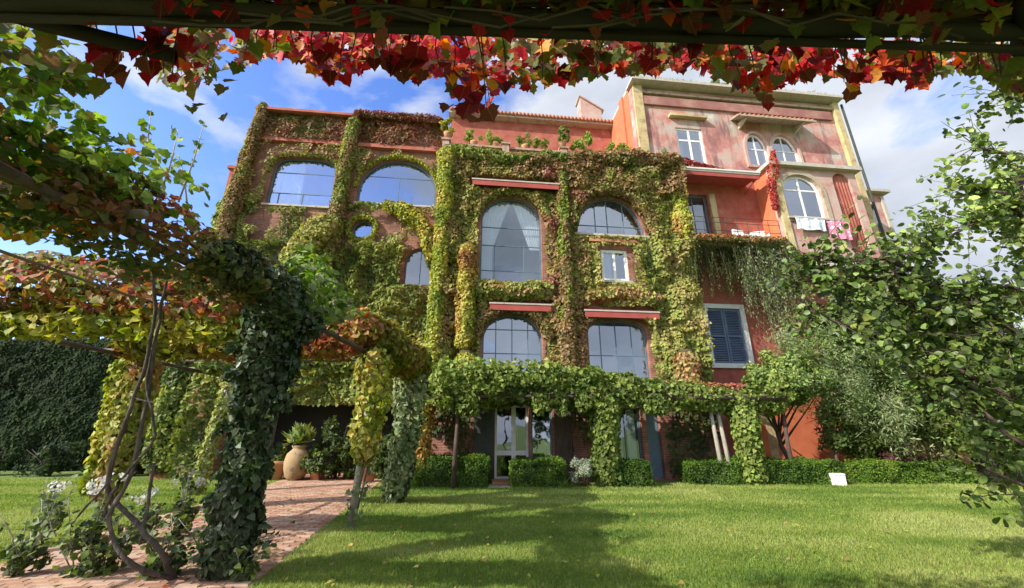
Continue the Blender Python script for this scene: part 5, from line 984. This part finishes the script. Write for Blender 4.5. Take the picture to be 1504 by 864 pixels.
# larger leaf clusters low on the creeper
for (x, y, s, ms) in ((310, 45, .13, grm), (370, 22, .12, grm), (450, 15, .13, grm), (485, 118, .1, darkm), (610, 95, .17, darkm), (590, 118, .1, darkm), (690, 165, .16, darkm), (700, 185, .13, darkm), (682, 140, .13, darkm), (822, 60, .13, grm), (850, 92, .13, grm), (1115, 80, .14, darkm), (1125, 152, .085, darkm), (1252, 140, .1, darkm), (1195, 48, .12, grm), (235, 60, .15, darkm), (165, 100, .17, darkm), (660, 168, .1, darkm), (1280, 12, .14, grm), (1480, 100, .17, grm), (1010, 15, .15, darkm), (345, 130, .1, grm), (300, 165, .1, grm), (330, 140, .09, grm), (375, 75, .1, grm), (280, 170, .08, grm), (330, 180, .07, grm), (1128, 165, .06, darkm), (1250, 118, .11, darkm), (1340, 125, .07, darkm), (480, 92, .12, darkm), (720, 130, .1, redm), (1440, 120, .1, grm), (1020, 70, .1, redm), (75, 70, .14, grm), (240, 78, .13, darkm), (262, 90, .12, darkm), (215, 95, .14, darkm), (190, 120, .13, darkm), (225, 118, .12, darkm), (285, 80, .12, redm), (150, 90, .14, darkm), (40, 60, .1, grm)):
    for q in range(1 if s < .12 else 2): single(nc, ms, at(x+random.gauss(0, 9*q), y-12-14*q, random.uniform(1.36, 1.5)), (random.gauss(0, .35), -1, random.gauss(.1, .4)), s*.68, .9)
for i in range(150):
    x = random.uniform(20, 1500); ms = grm if random.random() < .3+.3*(x > 1000) else (darkm if random.random() < .75 else redm); py = random.uniform(-25, bh(x)+(14 if random.random() < .3 else -8))
    single(nc2, ms, at(x, py, random.uniform(1.16, 1.27)), (random.gauss(0, .5), -1, random.gauss(.1, .6)), random.uniform(.045, .085), .8)
# smaller and further leaves, twigs and the leafy roof above
n = 3300; xs = rng.uniform(230, 1540, n); xs = xs[noise2(xs*.018+5, xs*0+3, 91) > .34*rng.random(n)]; n = len(xs); ys = np.array([bh(x)+8 for x in xs]); yb = np.array([pr(x) for x in xs])-4; ys = ys+(yb-ys)*rng.random(n)**1.15
pp = np.array([tuple(at(a, b, c)) for a, b, c in zip(xs, ys, rng.uniform(1.65, 2.25, n))]); rd_ = np.array([bcol(a) is grm for a in xs])
col = palette(n, NEAR); col[rd_] = palette(n, NGR)[rd_]; Lv.add(pp, np.c_[rng.normal(0, .5, n), rng.normal(-1, .5, n), rng.normal(.1, .5, n)], .066*rng.uniform(.6, 1.4, n), col, .75)
n = 11000; X_ = rng.uniform(-3.9, 3.8, n); Y_ = np.where(rng.random(n) < .5, rng.uniform(-1.9, 1.0, n), rng.uniform(.95, 1.36, n)); Z_ = bz+.1+rng.random(n)*.42; m = rng.random(n); col = palette(n, NEAR[2:4]+NGR+[(.25, .03, .03)]); Lv.add(np.c_[X_, Y_+.06*X_/3, Z_], rng.normal(0, .7, (n, 3))+np.array([0, -.4, .6]), .12*rng.uniform(.6, 1.3, n), col, .5)
put(Lv.build('foliage', 'lobed', M['leaf'], nc), nc)
st = MB(); rd = random.Random(3)
for i in range(60):
    x = rd.uniform(130, 1520); a = at(x, bh(x), 1.42); b = at(x+rd.uniform(-18, 18), min(pr(x)-8, 190), rd.uniform(1.4, 1.6)); st.tube([a, a.lerp(b, .5)+Vector((rd.gauss(0, .015), 0, .01)), b], [.004, .003, .002], 4, False)
for i in range(14):
    x = rd.uniform(200, 1300); P_ = [at(x+k*60, bh(x+k*60)-6+rd.uniform(-10, 12), 1.33+rd.uniform(-.02, .04)) for k in range(5)]; st.tube(P_, .006, 5)
put(st.build('stem', M['dbark'], nc), nc)
st = MB()
for i in range(9):
    x = rd.uniform(0, 1200); st.tube([at(x+k*70, 20+rd.uniform(-14, 22), 1.2) for k in range(5)], .005, 5)
put(st.build('stem', M['dbark'], nc2), nc2)
# ================================================================== NEAR TREE AT THE RIGHT
nr = plant('near_tree', 'dark round-leaved tree reaching in from the right edge in the foreground', 'tree', Vector((5.9, 3.6, 0)))
tb = MB(); tb.tube([(5.9, 3.6, 0), (5.85, 3.7, 1.4), (5.95, 3.9, 2.6), (6.1, 4.2, 4.6)], [.13, .11, .09, .04], 10)
br = [[(1600, 560, 4.0), (1400, 425, 4.3), (1260, 405, 4.4), (1165, 415, 4.5)], [(1600, 640, 4), (1440, 560, 4.2), (1330, 500, 4.4), (1220, 470, 4.5), (1175, 440, 4.6)], [(1600, 400, 4.1), (1480, 300, 4.2), (1400, 345, 4.2), (1330, 375, 4.3)],
      [(1600, 300, 4), (1500, 230, 4.1), (1430, 215, 4.2)], [(1600, 340, 4), (1500, 290, 4.1), (1420, 270, 4.2)], [(1600, 700, 3.9), (1480, 640, 4), (1400, 560, 4.3), (1330, 550, 4.4)], [(1600, 770, 3.7), (1520, 720, 3.8), (1450, 690, 3.9)], [(1600, 460, 4), (1480, 420, 4.1), (1400, 460, 4.2), (1320, 440, 4.4), (1240, 430, 4.5)],
      [(1600, 620, 3.8), (1500, 520, 3.9), (1450, 470, 4)], [(1400, 425, 4.3), (1300, 380, 4.4), (1230, 385, 4.4), (1180, 372, 4.5)], [(1560, 120, 3.9), (1500, 150, 4.0), (1480, 135, 4.0)]]
tips = []
rd = random.Random(5)
for bi, b in enumerate(br):
    P_ = [at(*q) for q in b]; tb.tube(P_, [.028-.02*i/(len(P_)-1) for i in range(len(P_))], 7)
    L0 = sum((P_[i+1]-P_[i]).length for i in range(len(P_)-1))
    for k in range(int(L0*26)):
        u = rd.uniform(.1, 1)*(len(P_)-1); i = min(int(u), len(P_)-2); q = P_[i].lerp(P_[i+1], u-i); v = Vector((rd.gauss(-.15, .3), rd.gauss(0, .3), rd.gauss(0, .26)))
        e = q+v*.85; tb.tube([q, q.lerp(e, .5)+Vector((0, 0, .02)), e], [.006, .004, .002], 4, False)
        for w in range(13): tips.append((q.lerp(e, rd.uniform(.2, 1.1))+Vector((rd.gauss(0, .035), rd.gauss(0, .035), rd.gauss(0, .035))), bi))
put(tb.build('trunk', M['dbark'], nr), nr)
RL = [(.06, .095, .025), (.10, .155, .035), (.17, .24, .05), (.27, .35, .08)]
rm = leafset('round', RL[:3], 120); rmb = leafset('round', RL[1:], 130)  # second set is lighter: sunlight on the upper branches put into leaf colour
rd.shuffle(tips)
for p, bi in tips[:290]: single(nr, rmb if bi in (3, 4, 2) else rm, p, (random.gauss(0, .6), random.gauss(-.4, .6), random.gauss(.5, .6)), random.uniform(.06, .095), .5)
rt = tips[290:]; pa = np.array([tuple(p) for p, _ in rt]); n = len(pa); top = np.array([b in (3, 4, 2) for _, b in rt]); col = palette(n, RL[:3]); col[top] = palette(n, RL[1:])[top]
Lv = Leaves(); Lv.add(pa, np.c_[rng.normal(0, .6, n), rng.normal(-.4, .6, n), rng.normal(.5, .6, n)], .07*rng.uniform(.6, 1.35, n), col, .5)
Lv.blob(tuple(at(1510, 315, 4.7)), (.62, .5, .95), 4300, .07, RL[1:], clumps=38, pt=(.6, .8)); Lv.blob(tuple(at(1400, 470, 4.9)), (1.1, .5, .55), 3600, .075, RL[:3], clumps=44, pt=(.5, .8)); Lv.blob(tuple(at(1580, 640, 4.3)), (.6, .6, 1.0), 2600, .075, RL[:3], clumps=22)
put(Lv.build('foliage', 'round', M['gloss_leaf'], nr), nr)

Lv = Leaves(); n = 520; X_ = rng.uniform(-6.5, 7, n); Y_ = 4.6+9*rng.random(n)**1.3; k = (rng.random(n) < np.where(X_ < 1, 1, .4)); X_, Y_ = X_[k], Y_[k]; n = len(X_)
Lv.add(np.c_[X_, Y_, np.where(on_path(X_, Y_), .05, .04)], np.c_[rng.normal(0, .35, n), rng.normal(-.1, .35, n), np.ones(n)], .06*rng.uniform(.6, 1.3, n), palette(n, REDD+YEL+BRN), 0)
fl = Lv.build('fallen_leaves', 'creep', M['leaf']); tag(fl, 'fallen red and yellow leaves scattered over the lawn and the brick path', 'fallen leaves', kind='stuff')
